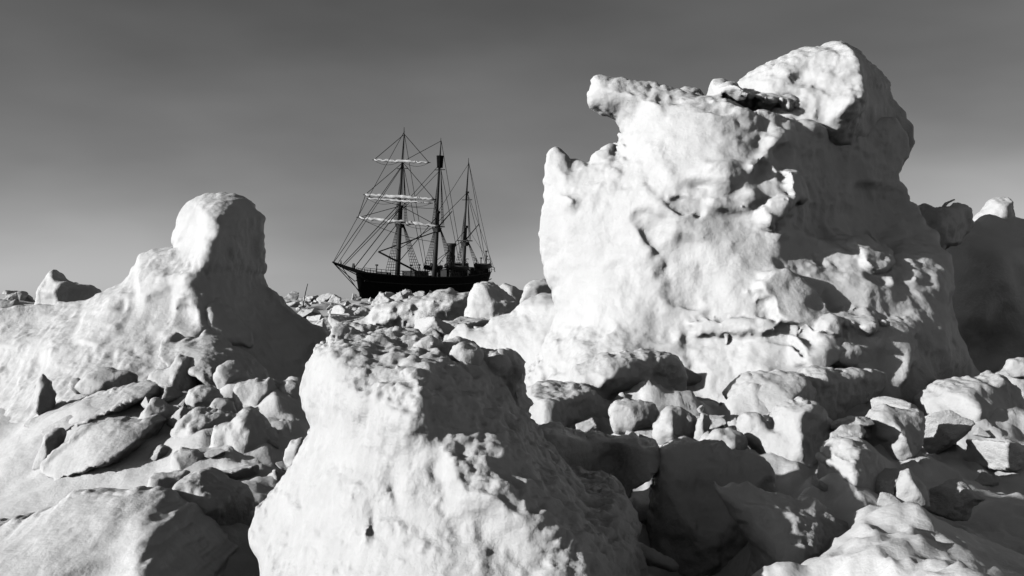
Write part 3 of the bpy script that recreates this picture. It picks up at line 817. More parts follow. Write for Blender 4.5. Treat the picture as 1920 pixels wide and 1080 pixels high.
blk('ice_beam', 'dark-fronted wedge beam below the long pale beam',
    [(72, 880), (85, 862), (120, 830), (165, 800), (200, 787), (235, 793), (270, 785), (292, 790), (288, 810), (265, 845), (200, 870), (145, 890), (100, 895)], 13.6, cat='ice beam', group=GL, sm=2,
    cps=[(90, 875, .1), (140, 840, .2), (150, 870, .6), (180, 810, .15), (200, 840, .6), (240, 800, .2), (245, 830, .55), (285, 800, .1)], tb=.6, R=.05)
blk('ice_block', 'sharp-peaked fin linking the two beams on the left slope',
    [(255, 795), (272, 770), (286, 745), (298, 750), (318, 762), (332, 772), (330, 800), (300, 815), (265, 812)], 14.3, group=GL, facet=(0.45, 0.7))
blk('ice_block', 'half-drifted block at the left end of the wedge beam',
    [(60, 880), (75, 845), (92, 812), (108, 800), (118, 812), (116, 835), (100, 865), (85, 890)], 13.9, group=GL, facet=(0.6, 0.7))
blk('ice_slab', 'thin tilted slab above the long pale beam',
    [(140, 728), (160, 708), (188, 690), (220, 694), (250, 700), (257, 715), (240, 735), (180, 745)], 16.6, cat='ice slab', group=GL, facet=(0.5, 0.4), sm=2)
blk('ice_block', 'dark upright block half buried in the bright drift at far left',
    [(62, 755), (70, 715), (78, 702), (92, 716), (101, 735), (102, 765), (80, 790)], 16.8, group=GL, facet=(0.35, 0.8))
blk('ice_block', 'small dark knob showing above the beam on the left drift',
    [(128, 725), (133, 712), (145, 709), (156, 716), (160, 730), (145, 740)], 17.2, group=GL, facet=(0.5, 0.4))
blk('ice_block', 'dim block deep in the gap beside the central boulder, upper of two',
    [(520, 740), (528, 718), (545, 712), (565, 720), (580, 745), (578, 790), (540, 800), (522, 775)], 14.9, group=GL, facet=(0.4, 0.6))
blk('ice_block', 'dim block deep in the gap beside the central boulder, lower of two',
    [(500, 830), (508, 795), (530, 785), (548, 795), (550, 825), (540, 860), (510, 860)], 13.7, group=GL, facet=(0.4, 0.6))
blk('ice_block', 'little white lump clinging to the left flank of the central boulder',
    [(532, 862), (538, 838), (552, 826), (568, 822), (575, 840), (560, 870), (540, 880)], 9.2, facet=(0.75, 0.8))
blk('snowdrift', 'broad wind-carved drift in the left bottom corner',
    [(-160, 1180), (-160, 1000), (0, 985), (60, 965), (120, 940), (170, 926), (230, 926), (300, 922), (325, 930), (365, 965), (410, 1010), (455, 1070), (500, 1180)], 9.6, cat='snowdrift',
    cps=[(-80, 1020, .3), (0, 1000, .25), (100, 960, .2), (180, 940, .15), (300, 935, .3), (0, 1050, .9), (100, 1010, .75), (200, 980, .65), (300, 970, .78), (60, 1080, 1.3), (200, 1040, 1.05), (300, 1040, 1.3), (370, 1040, 1.35), (410, 1100, 1.7), (150, 1120, 1.5), (330, 1120, 1.75), (-80, 1100, 1.3)],
    ridges=[([(80, 1080), (170, 1050), (230, 1020), (275, 1003), (310, 1012)], .045, .05), ([(250, 985), (310, 965)], .06, .05)],
    bumps=[(230, 950, 14, 8, -.04)], tb=.5, R=.12, rough=.005, lump=.03, crease=0, mat=M_SNOW)

# ------------------------------------------------------------------ middle distance
GM = 'named blocks of the middle distance'
blk('ice_block', 'large clean-faced pyramid block in front of the stern of the ship',
    [(862, 620), (874, 590), (876, 560), (888, 538), (902, 528), (930, 530), (948, 545), (968, 560), (985, 580), (1000, 620)], 44.0, group=GM, facet=(0.3, 0.75), t=1.0, R=.25, res=.06, mat=M_BERG)
blk('ice_ridge', 'smooth sunlit bank of rounded lumps at the left foot of the great hummock',
    [(830, 720), (840, 640), (850, 620), (872, 605), (890, 615), (915, 605), (940, 598), (965, 580), (985, 568), (1010, 556), (1050, 550), (1110, 600), (1130, 720)], 28.0, cat='ice ridge', res=.055,
    cps=[(850, 640, .2), (880, 670, .7), (930, 620, .8), (950, 680, 1.5), (970, 640, 1.4), (1000, 590, 1.2), (1010, 640, 2.0), (1060, 600, 2.0), (1080, 680, 2.8), (1100, 720, 3.2), (1000, 720, 2.4), (900, 720, 1.1), (860, 700, .5)], lump=.1, lumpf=.8, R=.4, t=1, mat=M_BERG, rough=.012,
    bumps=[(895, 640, 30, 24, .12), (945, 625, 24, 20, .12), (1010, 575, 22, 14, .12)])
blk('ice_block', 'white flat-sided slab just above the central boulder',
    [(641, 640), (643, 607), (660, 605), (700, 610), (733, 618), (736, 632), (720, 645)], 36.0, group=GM, t=.6, tb=.8, R=.12, facet=(0.8, 0.8), sm=2, res=.045)
blk('ice_ridge', 'low bright pressure ridge heaped in front of the ship',
    [(660, 620), (690, 590), (705, 572), (740, 566), (790, 558), (820, 545), (845, 540), (860, 550), (880, 548), (900, 560), (920, 620)], 52.0, cat='ice ridge', res=.085,
    t=1.6, facet=(0.7, 0.7), lump=.4, crease=.35, lumpf=.45, rough=.16, roughf=1.5, R=.4, mat=M_FAR)
blk('ice_block', 'dark crag beside the left edge of the great hummock',
    [(975, 570), (985, 535), (1000, 525), (1020, 523), (1040, 530), (1060, 570)], 40.0, group=GM, facet=(0.25, 0.6), rough=.06, roughf=2.5, res=.06)
blk('ice_block', 'small white-sided crag between the pyramid block and the dark crag',
    [(930, 570), (935, 538), (945, 530), (962, 535), (985, 548), (1000, 575)], 50.0, group=GM, facet=(0.4, 0.6), rough=.06, roughf=2.5, res=.07)
blk('ice_block', 'craggy peaked block on the skyline left of the pinnacle',
    [(66, 600), (73, 560), (75, 538), (88, 520), (100, 505), (115, 520), (132, 528), (160, 534), (180, 545), (190, 600)], 30.0, group=GM, facet=(0.35, 0.7), rough=.07, roughf=3, lump=.12, res=.05, mat=M_BERG)
blk('ice_block', 'low knob of ice on the skyline at the left edge',
    [(-30, 600), (-20, 568), (0, 562), (20, 565), (28, 560), (38, 570), (45, 600)], 34.0, group=GM, facet=(0.4, 0.5), res=.05)

# ------------------------------------------------------------------ rubble field: chunk shapes shared between many separate blocks
rng = random.Random(5)
def chunk_mesh(i, n=30):
    r = np.random.default_rng(100 + i)
    ax = np.linspace(-1.25, 1.25, n)
    X, Y, Z = np.meshgrid(ax, ax, ax, indexing='ij')
    f = np.full(X.shape, -9.0)
    for _ in range(9):
        d = r.normal(size=3)
        d /= np.linalg.norm(d)
        o = r.uniform(0.45, 0.85)
        f = -smin(-f, -(X * d[0] + Y * d[1] + Z * d[2] - o), 0.02 if i % 3 else 0.12)
    P = np.stack([X.ravel(), Y.ravel(), Z.ravel()], 1)
    f = f + (0.035 if i % 4 else 0.09) * fbm(P, 1.8, 3, 0.5, 200 + i).reshape(X.shape)
    V, Q = nets(f, (ax[0],) * 3, ax[1] - ax[0])
    V = relax(V, Q, 1)
    N = vnormals(V, Q)
    V = V + N * (0.03 * fbm(V, 5, 3, 0.5, 300 + i))[:, None]
    return mesh_np('ice_chunk', V, Q)
CH_ME = [chunk_mesh(i) for i in range(12)]
for me in CH_ME:
    me.materials.append(M_FAR)

def gz(x, y):
    return float(ground(np.array([x]), np.array([y]))[0])

def chunk(x, y, s, label, group, i=None, sink=0.25, flat=None):
    me = CH_ME[i if i is not None else rng.randrange(12)]
    o = link('ice_chunk', me, None, None, label, 'ice chunk', group)
    fl = flat or rng.uniform(0.5, 0.95)
    o.scale = (s * rng.uniform(0.8, 1.35), s * rng.uniform(0.8, 1.3), s * fl)
    o.rotation_euler = (rng.uniform(-.35, .35), rng.uniform(-.35, .35), rng.uniform(0, 6.28))
    o.location = (x, y, gz(x, y) + s * fl * (0.8 - 2 * sink))
    return o

LAB1 = 'snow-dusted ice chunk in the jumbled rubble field between camera and ship'
LAB2 = 'distant ice chunk on the skyline of the pack near the ship'
n = 0
while n < 150:
    Y = 27 * math.exp(rng.uniform(0, 1) * math.log(130 / 27))
    px = rng.uniform(480, 1060)
    py = HZ + FPX * (CH - 0.3) / Y
    if px < 480 or px > 1080:
        continue
    x = (px - 960) / FPX * Y
    s = rng.uniform(0.2, 0.75) * (0.7 + Y / 110)
    chunk(x, Y, s, LAB1, 'ice chunks of the rubble field')
    n += 1
for k in range(70):
    Y = rng.uniform(130, 190)
    px = rng.uniform(470, 1050) if k < 55 else rng.uniform(-20, 90)
    chunk((px - 960) / FPX * Y, Y, rng.uniform(0.5, 1.5), LAB2, 'ice chunks on the skyline')
for k in range(22):     # ice heaped about the hull
    a = rng.uniform(0, 1)
    px = 660 + a * 280
    Y = 192 + a * 34 + rng.uniform(-6, 0)
    chunk((px - 960) / FPX * Y, Y, rng.uniform(0.6, 1.6), 'ice chunk heaped against the dark hull of the ship', 'ice chunks about the hull')

GN = 'loose chunks filling the gaps between the near blocks'
def near_chunk(px, py, Y, s, label, i):
    o = chunk(0, Y, s, label, GN, i)
    x, y, z = PX(px, py, Y)
    o.location = (x, y, z)
    o.data = NEAR_ME[i]
NEAR_ME = []
for me in CH_ME:
    c_ = me.copy()
    c_.materials.clear()
    c_.materials.append(M_NEAR)
    NEAR_ME.append(c_)
for i, (px, py, Y, s, lab) in enumerate([
    (330, 745, 15.4, .22, 'small chunk below the bell-shaped block on the left'), (300, 775, 14.8, .2, 'dark chunk in the hollow behind the peaked fin'),
    (345, 790, 14.2, .24, 'chunk at the left foot of the smooth dome'), (420, 805, 13.8, .22, 'chunk pinched behind the pointed white block'),
    (470, 800, 14.3, .26, 'chunk under the nipple-peaked block'), (305, 850, 13.2, .16, 'pebble of ice left of the stubby white block'),
    (540, 810, 14.0, .25, 'chunk half lost in the dark gap by the central boulder'), (510, 930, 12.2, .3, 'shaded chunk behind the big shaded lump'),
    (430, 900, 12.0, .22, 'chunk at the foot of the pointed white block'), (235, 815, 13.9, .16, 'chunk wedged between the two beams'),
    (290, 960, 10.9, .12, 'crumb of ice on the drift edge at lower left'), (560, 760, 15.6, .2, 'chunk at the back of the dark gap'),
    (1010, 815, 12.8, .22, 'chunk under the rounded dark block'), (1190, 820, 12.6, .17, 'chunk under the squarish crusted lump'),
    (1265, 845, 11.9, .16, 'chunk below the fluted lump'), (1350, 800, 13.6, .2, 'chunk between the sliver and the upright block'),
    (1600, 815, 11.8, .2, 'chunk beneath the lens-shaped slab'),
    (1690, 770, 14.6, .26, 'chunk between the knobbly lump and the bright boulder'), (1760, 830, 13.6, .3, 'chunk at the foot of the bright right boulder'),
    (1850, 850, 13.0, .34, 'shaded chunk in the hollow below the bright right boulder'), (1425, 790, 14.2, .22, 'chunk behind the upright block'),
    (1310, 800, 14.0, .22, 'chunk behind the thin upright sliver'), (1650, 900, 9.6, .16, 'chunk on the crusty mound'),
    (1100, 800, 13.6, .2, 'chunk under the layered block'), (1800, 930, 9.8, .22, 'lone chunk on the shaded right slope'),
    (1270, 720, 17.5, .3, 'chunk at the foot of the great hummock, left'), (1430, 735, 17.0, .3, 'chunk at the foot of the great hummock, middle'), (1700, 740, 17.4, .34, 'chunk at the foot of the great hummock, right')]):
    near_chunk(px, py, Y, s, lab, i % 12)

CHIP = 'small loose ice chip lying among the near blocks'
for k in range(70):
    if k < 30:
        px, Y = rng.uniform(250, 560), rng.uniform(11, 16.5)
    elif k < 60:
        px, Y = rng.uniform(1000, 1900), rng.uniform(11, 17)
    else:
        px, Y = rng.uniform(1180, 1800), rng.uniform(8.5, 11)
    o = chunk((px - 960) / FPX * Y, Y, rng.uniform(.05, .15), CHIP, 'small chips among the near blocks')
    o.data = NEAR_ME[rng.randrange(12)]

# a great many further fragments, too small and far to count
def fragments():
    r = np.random.default_rng(9)
    base = CH_ME
    Vs, Qs, off = [], [], 0
    small = []
    for i in range(6):
        d = r.normal(size=(14, 3))
        d /= np.linalg.norm(d, axis=1)[:, None]
        bm = __import__('bmesh').new()
        for p in d * r.uniform(0.6, 1.0, (14, 1)):
            bm.verts.new(p)
        __import__('bmesh').ops.convex_hull(bm, input=bm.verts)
        bm.verts.ensure_lookup_table()
        vv = [v for v in bm.verts if v.link_faces]
        ix = {v: k for k, v in enumerate(vv)}
        small.append((np.array([v.co[:] for v in vv]), np.array([[ix[v] for v in f.verts] for f in bm.faces if len(f.verts) == 3])))
        bm.free()
    N = 2600
    Yd = 20 * np.exp(r.uniform(0, 1, N) * math.log(700 / 20))
    an = r.uniform(-0.5, 0.5, N)
    X = np.tan(an) * Yd
    Zg = ground(X, Yd)
    for k in range(N):
        v, q = small[k % 6]
        s = r.uniform(0.06, 0.28) * (0.5 + min(Yd[k], 300) / 60)
        a = r.uniform(0, 6.28)
        c, sn = math.cos(a), math.sin(a)
        w = v * s * np.array([r.uniform(.8, 1.4), r.uniform(.8, 1.4), r.uniform(.4, .9)])
        w = np.stack([w[:, 0] * c - w[:, 1] * sn, w[:, 0] * sn + w[:, 1] * c, w[:, 2]], 1) + [X[k], Yd[k], Zg[k] + s * 0.15]
        Vs.append(w)
        Qs.append(q + off)
        off += len(w)
    me = mesh_np('ice_rubble', np.concatenate(Vs), np.concatenate(Qs), smooth=False)
    link('ice_rubble', me, M_FAR, None, 'small broken ice fragments strewn over the far pack', 'ice rubble', None, 'stuff')
fragments()

# a marker pole stuck in the far ice
def tube_np(pts, rad, seg=6):
    V, Q = [], []
    pts = [Vector(p) for p in pts]
    for i, p in enumerate(pts):
        d = (pts[min(i + 1, len(pts) - 1)] - pts[max(i - 1, 0)]).normalized()
        u = d.orthogonal().normalized() if abs(d.z) > 0.99 else d.cross(Vector((0, 0, 1))).normalized()
        w = d.cross(u)
        r = rad[i] if isinstance(rad, (list, tuple)) else rad
        for k in range(seg):
            a = 2 * math.pi * k / seg
            V.append(tuple(p + u * (r * math.cos(a)) + w * (r * math.sin(a))))
    n = len(pts)
    F = []
    for i in range(n - 1):
        for k in range(seg):
            k2 = (k + 1) % seg
            F.append((i * seg + k, i * seg + k2, (i + 1) * seg + k2, (i + 1) * seg + k))
    F.append(tuple(range(seg))[::-1])
    F.append(tuple((n - 1) * seg + k for k in range(seg)))
    return V, F

def mesh_py(name, V, F, smooth=False):
    me = bpy.data.meshes.new(name)
    me.from_pydata([tuple(v) for v in V], [], [tuple(f) for f in F])
    if smooth:
        me.polygons.foreach_set('use_smooth', [True] * len(me.polygons))
    me.update()
    return me

class MB:
    def __init__(self):
        self.V, self.F = [], []
    def add(self, V, F):
        o = len(self.V)
        self.V += [tuple(v) for v in V]
        self.F += [tuple(i + o for i in f) for f in F]
        return self
    def tube(self, pts, r, seg=6):
        return self.add(*tube_np(pts, r, seg))
    def box(self, c, s, rz=0.0, taper=1.0):
        V = []
        for k in (-1, 1):
            t = taper if k > 0 else 1
            for a, b in ((-1, -1), (1, -1), (1, 1), (-1, 1)):
                x, y = a * s[0] / 2 * t, b * s[1] / 2 * t
                V.append((c[0] + x * math.cos(rz) - y * math.sin(rz), c[1] + x * math.sin(rz) + y * math.cos(rz), c[2] + k * s[2] / 2))
        return self.add(V, [(3, 2, 1, 0), (4, 5, 6, 7), (0, 1, 5, 4), (1, 2, 6, 5), (2, 3, 7, 6), (3, 0, 4, 7)])
    def obj(self, name, mat, parent, smooth=False, label=None):
        return link(name, mesh_py(name, self.V, self.F, smooth), mat, parent, label)

px0, Yp = (570, 563), 95.0
pole = MB().tube([PX(568, 575, Yp), PX(573, 548, Yp), PX(577, 532, Yp)], [0.05, 0.04, 0.03]).obj('marker_pole', M_ROPE, None)
pole['label'] = 'thin dark pole leaning out of the pack left of the ship'
pole['category'] = 'pole'

# ------------------------------------------------------------------ the ship: local x runs forward, y to port, z up; stem at x = 0
PSI = math.radians(57.0)
SB = 207.0
stem = Vector(((667 - 960) / FPX * SB, SB, 2.0))
ship = empty('sailing_ship', stem, 'dark three-masted steam barquentine beset in the pack ice, sails furled', 'ship')
ship.rotation_euler = (math.radians(-2.0), math.radians(0.9), math.pi + PSI)   # slight list, stern a little high
ZD = 4.4     # deck amidships above the ice line
# hull stations: (distance aft of stem, half breadth at rail, half breadth at ice line, rail height)
ST = [(0.0, .12, .05, 5.6), (1.2, 1.0, .35, 5.5), (3, 1.9, 1.2, 5.35), (6, 2.9, 2.3, 5.15), (10, 3.5, 3.1, 4.95), (16, 3.75, 3.6, 4.8), (24, 3.8, 3.7, 4.75), (31, 3.7, 3.4, 4.9), (36, 3.4, 2.6, 5.2),
      (40, 3.0, 1.6, 5.5), (43, 2.5, .6, 5.8), (44.6, 1.9, .15, 6.0)]
ST = [(s * .955, b, w, h) for s, b, w, h in ST]
def hull():
    m = MB()
    rings = []
    for i, (s, b, w, h) in enumerate(ST):
        rake = 2.6 if i == 0 else 1.9 if i == 1 else 1.0 if i == 2 else .4 if i == 3 else 0
        over = -1.5 if i == len(ST) - 1 else -.9 if i == len(ST) - 2 else 0
        ring = []
        for t in (0, .18, .4, .65, .85, 1.0):
            z = -3.0 + (h + 3.0) * t
            bb = (w * .55 if t == 0 else w + (b - w) * max(0, (t - .15) / .85) ** 1.2)
            x = -s - (rake + over) * (1 - t) ** 1.3
            ring.append((x, bb, z))
        rings.append(ring)
    n = 6
    V = []
    for r in rings:
        V += r
        V += [(x, -y, z) for x, y, z in r]
    F = []
    st = 2 * n
    for i in range(len(rings) - 1):
        a, b = i * st, (i + 1) * st
        for k in range(n - 1):
            F.append((a + k, a + k + 1, b + k + 1, b + k))
            F.append((a + n + k + 1, a + n + k, b + n + k, b + n + k + 1))
    e = (len(rings) - 1) * st
    for k in range(n - 1):
        F.append((e + k, e + k + 1, e + n + k + 1, e + n + k))
        F.append((k + 1, k, n + k, n + k + 1))
    m.add(V, F)
    return m
H = hull().obj('hull', M_HULL, ship, True)
m = MB()       # deck, 1 m below the rail
V, F = [], []
for (s, b, w, h) in ST[1:]:
    V += [(-s, b - .15, h - 1.0), (-s, -b + .15, h - 1.0)]
for i in range(len(ST) - 2):
    F.append((2 * i, 2 * i + 1, 2 * i + 3, 2 * i + 2))
m.add(V, F)
m.obj('deck', M_DECK, ship)
for sd in (1, -1):
    MB().tube([(-s, sd * b, h + .05) for (s, b, w, h) in ST], .13, 6).obj('rail', M_SPAR, H)
    MB().tube([(-s, sd * (b + .04), h - 1.5) for (s, b, w, h) in ST[1:]], .10, 6).obj('rubbing_strake', M_SPAR, H)
MB().box((-43.2, 0, 1.2), (.7, .25, 7.5)).obj('rudder', M_HULL, H)

def rope(name, a, b, r=.05, sag=0.0, parent=None):
    r *= 1.3
    a, b = Vector(a), Vector(b)
    n = 6 if sag else 1
    pts = [a.lerp(b, t / n) - Vector((0, 0, sag * 4 * (t / n) * (1 - t / n))) for t in range(n + 1)]
    return MB().tube(pts, r, 4).obj(name, M_ROPE, parent or ship)

# masts: (position aft of stem, part name, sections [(z0, z1, r0, r1)], top of mast)
RAKE = math.tan(math.radians(3.0))
DK = 4.3
def mp(s, z, y=0.0):          # point on a mast raked aft
    return (-s - (z - DK) * RAKE, y, z)
MASTS = {}
def mast(name, s, lower, top, tg, r0):
    q = MB().tube([mp(s, DK - 1.5), mp(s, lower * .55), mp(s, lower)], [r0, r0 * .95, r0 * .8], 10).obj(name, M_MAST, ship, True)
    f = .38          # the upper masts stand just forward of the lower masthead
    MB().tube([(mp(s, lower - 3)[0] + f, 0, lower - 3), (mp(s, top)[0] + f * .6, 0, top)], [r0 * .62, r0 * .42], 8).obj('topmast', M_MAST, q, True)
    MB().tube([(mp(s, top - 1.6)[0] + f, 0, top - 1.6), (mp(s, tg)[0] + f * .5, 0, tg - 1.6), (mp(s, tg)[0] + f * .5, 0, tg)], [r0 * .36, r0 * .24, .05], 6).obj('topgallant_mast', M_MAST, q, True)
    MB().box(mp(s, lower - 3.0), (2.0, 2.6, .22)).obj('mast_top', M_SPAR, q)
    MB().box(mp(s, lower), (.9, .7, .5)).obj('mast_cap', M_SPAR, q)
    MB().box(mp(s, lower - 3.7), (1.0, 1.0, .9), 0, 1.5).obj('mast_bibs', M_SPAR, q)
    MB().box(mp(s, top - 1.6), (.5, 2.4, .15)).obj('crosstrees', M_SPAR, q)
    MB().box(mp(s, top), (.6, .5, .4)).obj('mast_cap', M_SPAR, q)
    return q
fore = mast('foremast', 12.2, 18.6, 27.8, 34.4, .5)
main = mast('mainmast', 24.4, 18.2, 28.6, 33.6, .5)
miz = mast('mizzenmast', 34.6, 15.6, 23.0, 30.4, .42)
# crow's nest on the mainmast
cn = []
for k in range(10):
    a = 2 * math.pi * k / 10
    cn.append((math.cos(a), math.sin(a)))
x0 = mp(24.4, 29.2)[0] + .1
m = MB()
V = [(x0 + .62 * c, .62 * s_, 27.4) for c, s_ in cn] + [(x0 + .78 * c, .78 * s_, 29.9) for c, s_ in cn]
m.add(V, [(k, (k + 1) % 10, 10 + (k + 1) % 10, 10 + k) for k in range(10)] + [tuple(range(9, -1, -1))])
m.obj('crows_nest', M_HULL, main)

# yards on the foremast, braced square to the picture; furled sails with frost along them
YA = PSI + math.radians(-17)           # bearing of a yard in ship coordinates
def yard(z, half, tilt, r, fat):
    c = Vector(mp(12.2, z)) + Vector((.55, 0, 0))
    # world right and slightly nearer, turned into ship coordinates
    wd_ = Vector((math.cos(math.radians(15)), -math.sin(math.radians(15)), -tilt))
    d = (Matrix.Rotation(-(math.pi + PSI), 3, 'Z') @ wd_).normalized()
    y = MB().tube([c - d * half, c - d * half * .5, c, c + d * half * .5, c + d * half], [r * .45, r * .9, r, r * .9, r * .45], 8).obj('yard', M_SPAR, ship, True)
    rr = random.Random(int(z))
    # furled canvas in bunts
    n = 26
    pts, rad = [], []
    for i in range(n + 1):
        t = -0.93 + 1.86 * i / n
        pts.append(c + d * (half * t) + Vector((0, 0, r * .8 - fat * (.1 + .9 * abs(math.sin(i * 1.1)) * rr.random()))))
        rad.append(max(.05, fat * (.75 + .5 * rr.random()) * (1 - .55 * abs(t) ** 2)))
    MB().tube(pts, rad, 7).obj('furled_sail', M_SAIL, y, True)
    # foot rope hanging below
    for sg in (-1, 1):
        q = [c + d * (sg * half * t) - Vector((0, 0, 1.0 * 4 * (t - .06) * (.94 - t) + .1)) for t in np.linspace(.06, .94, 8)]
        MB().tube(q, .035, 4).obj('foot_rope', M_ROPE, y)
    return c, d
yard(19.75, 7.0, .06, .15, .22)
YD = [yard(15.6, 8.9, .095, .24, .38), yard(20.5, 7.7, .06, .21, .36), yard(27.6, 6.1, .05, .16, .29)]
# lifts and braces of the yards
for (c, d), half, zt in zip(YD, (8.9, 7.7, 6.1), (18.8, 27.4, 33.0)):
    for sg in (-1, 1):
        rope('lift', c + d * (sg * half * .95), mp(12.2, zt), .05)
for (c, d), half, zt in zip(YD[:2], (8.9, 7.7), (12.0, 19.0)):
    rope('brace', c + d * (half * .97), mp(24.4, zt), .035, .4)
    rope('brace', c - d * (half * .97), mp(24.4, zt), .035, .8)
rope('sheet', YD[1][0] - YD[1][1] * 7.2, YD[0][0] - YD[0][1] * 8.6, .05)
rope('sheet', YD[1][0] + YD[1][1] * 7.2, YD[0][0] + YD[0][1] * 8.6, .05)

# gaffs and booms
MB().tube([mp(24.4, 14.8), (mp(24.4, 18.5)[0] - 4.2, 0.6, 18.6)], [.16, .09], 6).obj('gaff', M_SPAR, ship, True)
MB().tube([mp(34.6, 12.6), (mp(34.6, 16)[0] - 4.2, 0.6, 16.4)], [.14, .08], 6).obj('gaff', M_SPAR, ship, True)
MB().tube([mp(34.6, 6.4), (-45.5, 0.2, 7.2)], [.16, .1], 6).obj('boom', M_SPAR, ship, True)
MB().tube([mp(24.4, 6.6), (-33.0, 0.4, 6.9)], [.16, .1], 6).obj('boom', M_SPAR, ship, True)
MB().tube([(-7.6, -1.0, 9.6), (-17.5, 1.0, 5.8)], [.18, .2], 6).obj('derrick', M_SPAR, ship, True)
rope('derrick_topping_lift', (-7.6, -1.0, 9.6), mp(24.4, 14.2), .09)

# bowsprit with its dolphin striker stays
bt = (6.6, 0, 7.4)
bs = MB().tube([(-5, 0, 4.9), (0, 0, 5.8), (3.8, 0, 6.7), bt], [.42, .40, .28, .14], 8).obj('bowsprit', M_SPAR, ship, True)
MB().box((4.3, 0, 7.1), (.35, .35, 1.3), 0, .3).obj('bowsprit_cap', M_SPAR, bs)
MB().box((.8, 0, 6.5), (.5, .8, 1.5), 0, .4).obj('knighthead', M_SPAR, bs)
for a, b in (((6.3, 0, 7.2), (-1.6, 0, 1.6)), ((4.2, 0, 6.7), (-1.6, 0, 1.2)), ((6.3, 0, 7.2), (-2.0, 2.0, 3.8)), ((6.3, 0, 7.2), (-2.0, -2.0, 3.8))):
    rope('bobstay', a, b, .07, 0, bs)

# stays
F_ = lambda z: mp(12.2, z)
Mn = lambda z: mp(24.4, z)
Z_ = lambda z: mp(34.6, z)
for a, b, r in [((6.4, 0, 7.4), F_(33.6), .05), ((6.2, 0, 7.4), F_(27.0), .06), ((5.2, 0, 7.1), F_(26.8), .05), ((3.9, 0, 6.9), F_(19.5), .07), ((3.5, .2, 6.9), F_(18.6), .06),
                ((0.6, 0, 6.4), F_(18.4), .08), ((-1.0, .3, 5.9), F_(16.0), .07),
                (F_(27.6), Mn(33.0), .045), (F_(18.4), Mn(28.2), .05), (F_(17.6), Mn(26.8), .045), (F_(7.5), Mn(17.4), .07), (F_(10.2), Mn(15.6), .06),
                (Mn(18.2), Z_(29.2), .045), (Mn(16.0), Z_(23.0), .05), (Mn(6.5), Z_(15.0), .06), (Mn(8.0), Z_(13.0), .05),
                (Z_(29.4), (-45.6, 0, 7.0), .04), (Z_(23.0), (-44.0, 2.0, 6.0), .04)]:
    rope('stay', a, b, r)

# shrouds with ratlines, both sides of each mast
def shrouds(s, b, zb, zt, n, spread, yt=.35, rat=True, r=.05):
    for sd in (1, -1):
        m = MB()
        for i in range(n):
            xb = -s - .4 - spread * i / max(1, n - 1)
            m.tube([(xb, sd * b, zb), (mp(s, zt)[0] - .1, sd * yt, zt)], r, 4)
        o = m.obj('shrouds', M_ROPE, ship)
        o['kind'] = 'stuff'
        if rat:
            q = MB()
            z = zb + .6
            while z < zt - .9:
                t = (z - zb) / (zt - zb)
                xa, xb = -s - .4, -s - .4 - spread
                xt = mp(s, zt)[0] - .1
                yy = sd * (b + (yt - b) * t)
                q.tube([(xa + (xt - xa) * t, yy, z), (xb + (xt - xb) * t, yy, z)], .04, 4)
                z += .55
            q.obj('ratlines', M_ROPE, o)['kind'] = 'stuff'
shrouds(12.2, 3.6, 4.9, 16.2, 5, 3.4)
shrouds(24.4, 3.8, 4.8, 15.8, 5, 3.4)
shrouds(34.6, 3.45, 5.1, 13.2, 4, 2.8)
shrouds(12.2, 1.25, 15.8, 26.4, 3, .9, .2)
shrouds(24.4, 1.25, 15.4, 27.2, 3, .9, .2)
shrouds(34.6, 1.05, 12.8, 22.0, 3, .7, .15, False)
for s, b, zb, zt in ((12.2, 3.65, 4.8, 27.4), (12.2, 3.65, 4.8, 33.0), (24.4, 3.8, 4.8, 28.0), (24.4, 3.8, 4.8, 33.0), (34.6, 3.3, 5.2, 22.8), (34.6, 3.3, 5.2, 29.4)):
    for sd in (1, -1):
        rope('backstay', (-s - (4.6 if zt < 30 else 5.4), sd * b, zb), mp(s, zt), .04)

# funnel, deck houses, boats and gear
fx = -29.7
m = MB()
V, F = [], []
for (z, r) in ((3.6, .95), (9.2, .92), (9.5, .80), (11.2, .80), (11.4, 1.0), (11.9, 1.0)):
    V += [(fx - (z - 3.6) * RAKE * 1.3 + r * math.cos(2 * math.pi * k / 14), r * math.sin(2 * math.pi * k / 14), z) for k in range(14)]
for i in range(5):
    F += [(i * 14 + k, i * 14 + (k + 1) % 14, (i + 1) * 14 + (k + 1) % 14, (i + 1) * 14 + k) for k in range(14)]
F.append(tuple(5 * 14 + k for k in range(14)))
fu = m.add(V, F).obj('funnel', M_DARK, ship, True)
MB().tube([(fx - 1.1, .2, 4), (fx - 1.3, .2, 10.6)], .13, 6).obj('steam_pipe', M_DARK, fu)
MB().box((-30.5, 0, 5.0), (6.0, 3.6, 2.6)).box((-30.5, 0, 6.4), (6.4, 4.0, .16)).obj('engine_house', M_SPAR, ship)
MB().box((-18.0, 0, 4.7), (4.5, 3.2, 2.2)).box((-18.0, 0, 5.9), (4.9, 3.6, .16)).obj('galley_house', M_SPAR, ship)
MB().box((-39.0, 0, 5.6), (5.5, 3.6, 2.4)).box((-39.0, 0, 6.9), (6.0, 4.2, .16)).obj('wheelhouse', M_SPAR, ship)
MB().box((-8.0, 0, 5.0), (1.2, 2.6, 1.1)).tube([(-8, -1.7, 5.3), (-8, 1.7, 5.3)], .35, 8).obj('windlass', M_DARK, ship)
for (x, y) in ((-26.5, 1.9), (-26.5, -1.9)):
    MB().tube([(x, y, 4), (x, y, 6.6), (x + .25, y, 7.1), (x + .7, y, 7.2)], [.28, .28, .36, .5], 8).obj('ventilator', M_DARK, ship, True)
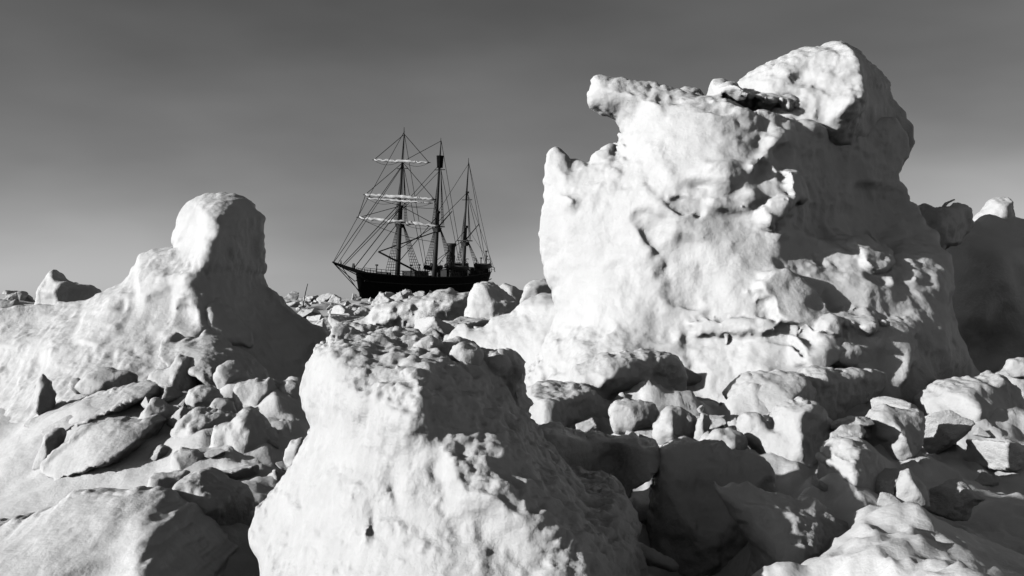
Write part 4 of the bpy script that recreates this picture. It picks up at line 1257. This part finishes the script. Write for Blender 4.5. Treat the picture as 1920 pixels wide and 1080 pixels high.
def boat(x, y, z):
    V, F = [], []
    n = 9
    for i in range(n):
        t = i / (n - 1)
        w = .95 * math.sin(math.pi * min(max(t, .02), .98)) ** .6
        sh_ = .35 * (2 * t - 1) ** 2
        for a in (0, .5, 1):
            V.append((x + 6.4 * (t - .5), y + w * a ** .5, z + .95 * a * a + sh_))
        for a in (.5, 1):
            V.append((x + 6.4 * (t - .5), y - w * a ** .5, z + .95 * a * a + sh_))
    for i in range(n - 1):
        a, b = i * 5, (i + 1) * 5
        F += [(a, b, b + 1, a + 1), (a + 1, b + 1, b + 2, a + 2), (a, a + 3, b + 3, b), (a + 3, a + 4, b + 4, b + 3)]
    o = MB().add(V, F).obj('lifeboat', M_MAST, ship, True)
    MB().add([(x - 3, y, z + 1.1), (x, y + .85, z + .95), (x, y - .85, z + .95), (x, y, z + 1.25), (x + 3, y, z + 1.1)], [(0, 1, 3), (3, 1, 4), (0, 3, 2), (3, 4, 2)]).obj('boat_cover', M_DECK, o)
    for dx in (-2.6, 2.6):
        MB().tube([(x + dx, y * .97, z - 1.4), (x + dx, y * .97 + (.35 if y > 0 else -.35), z + 1.6), (x + dx, y, z + 2.2), (x + dx, y * .82, z + 2.1)], .08, 6).obj('davit', M_DARK, o, True)
for y in (3.4, -3.4):
    boat(-28.5, y, 6.0)
    boat(-37.5, y * .9, 6.6)
# forecastle and poop rails
for sd in (1, -1):
    for tag_, lo, hi, hh in (('forecastle_rail', 1.2, 10.0, .95), ('poop_rail', 34.0, 44.0, .95)):
        ss = [s for s in np.linspace(lo, hi, 9)]
        bb = [float(np.interp(s, [q[0] for q in ST], [q[1] for q in ST])) for s in ss]
        zz = [float(np.interp(s, [q[0] for q in ST], [q[3] for q in ST])) for s in ss]
        m = MB()
        for k in (0.5, 1.0):
            m.tube([(-s, sd * (b - .1), z + hh * k) for s, b, z in zip(ss, bb, zz)], .045, 4)
        for s, b, z in zip(ss, bb, zz):
            m.tube([(-s, sd * (b - .1), z), (-s, sd * (b - .1), z + hh)], .05, 4)
        m.obj(tag_, M_ROPE, ship)
for (x, y, z, h) in ((-4.5, 1.2, 5.4, 1.6), (-41.2, 1.5, 6.0, 3.4), (-43.0, -1.2, 6.2, 2.8), (-42.3, .6, 6.1, 4.4), (-14.8, 1.4, 4.5, 2.6), (-21.3, -1.6, 4.4, 2.8), (-33.0, 2.2, 4.8, 2.6)):
    MB().tube([(x, y, z - 1), (x, y, z + h)], .12, 6).box((x, y, z + h), (.5, .35, .3)).obj('deck_post', M_DARK, ship)
rope('flag_halyard', mp(34.6, 16.0), (-45.2, .3, 7.2), .03)
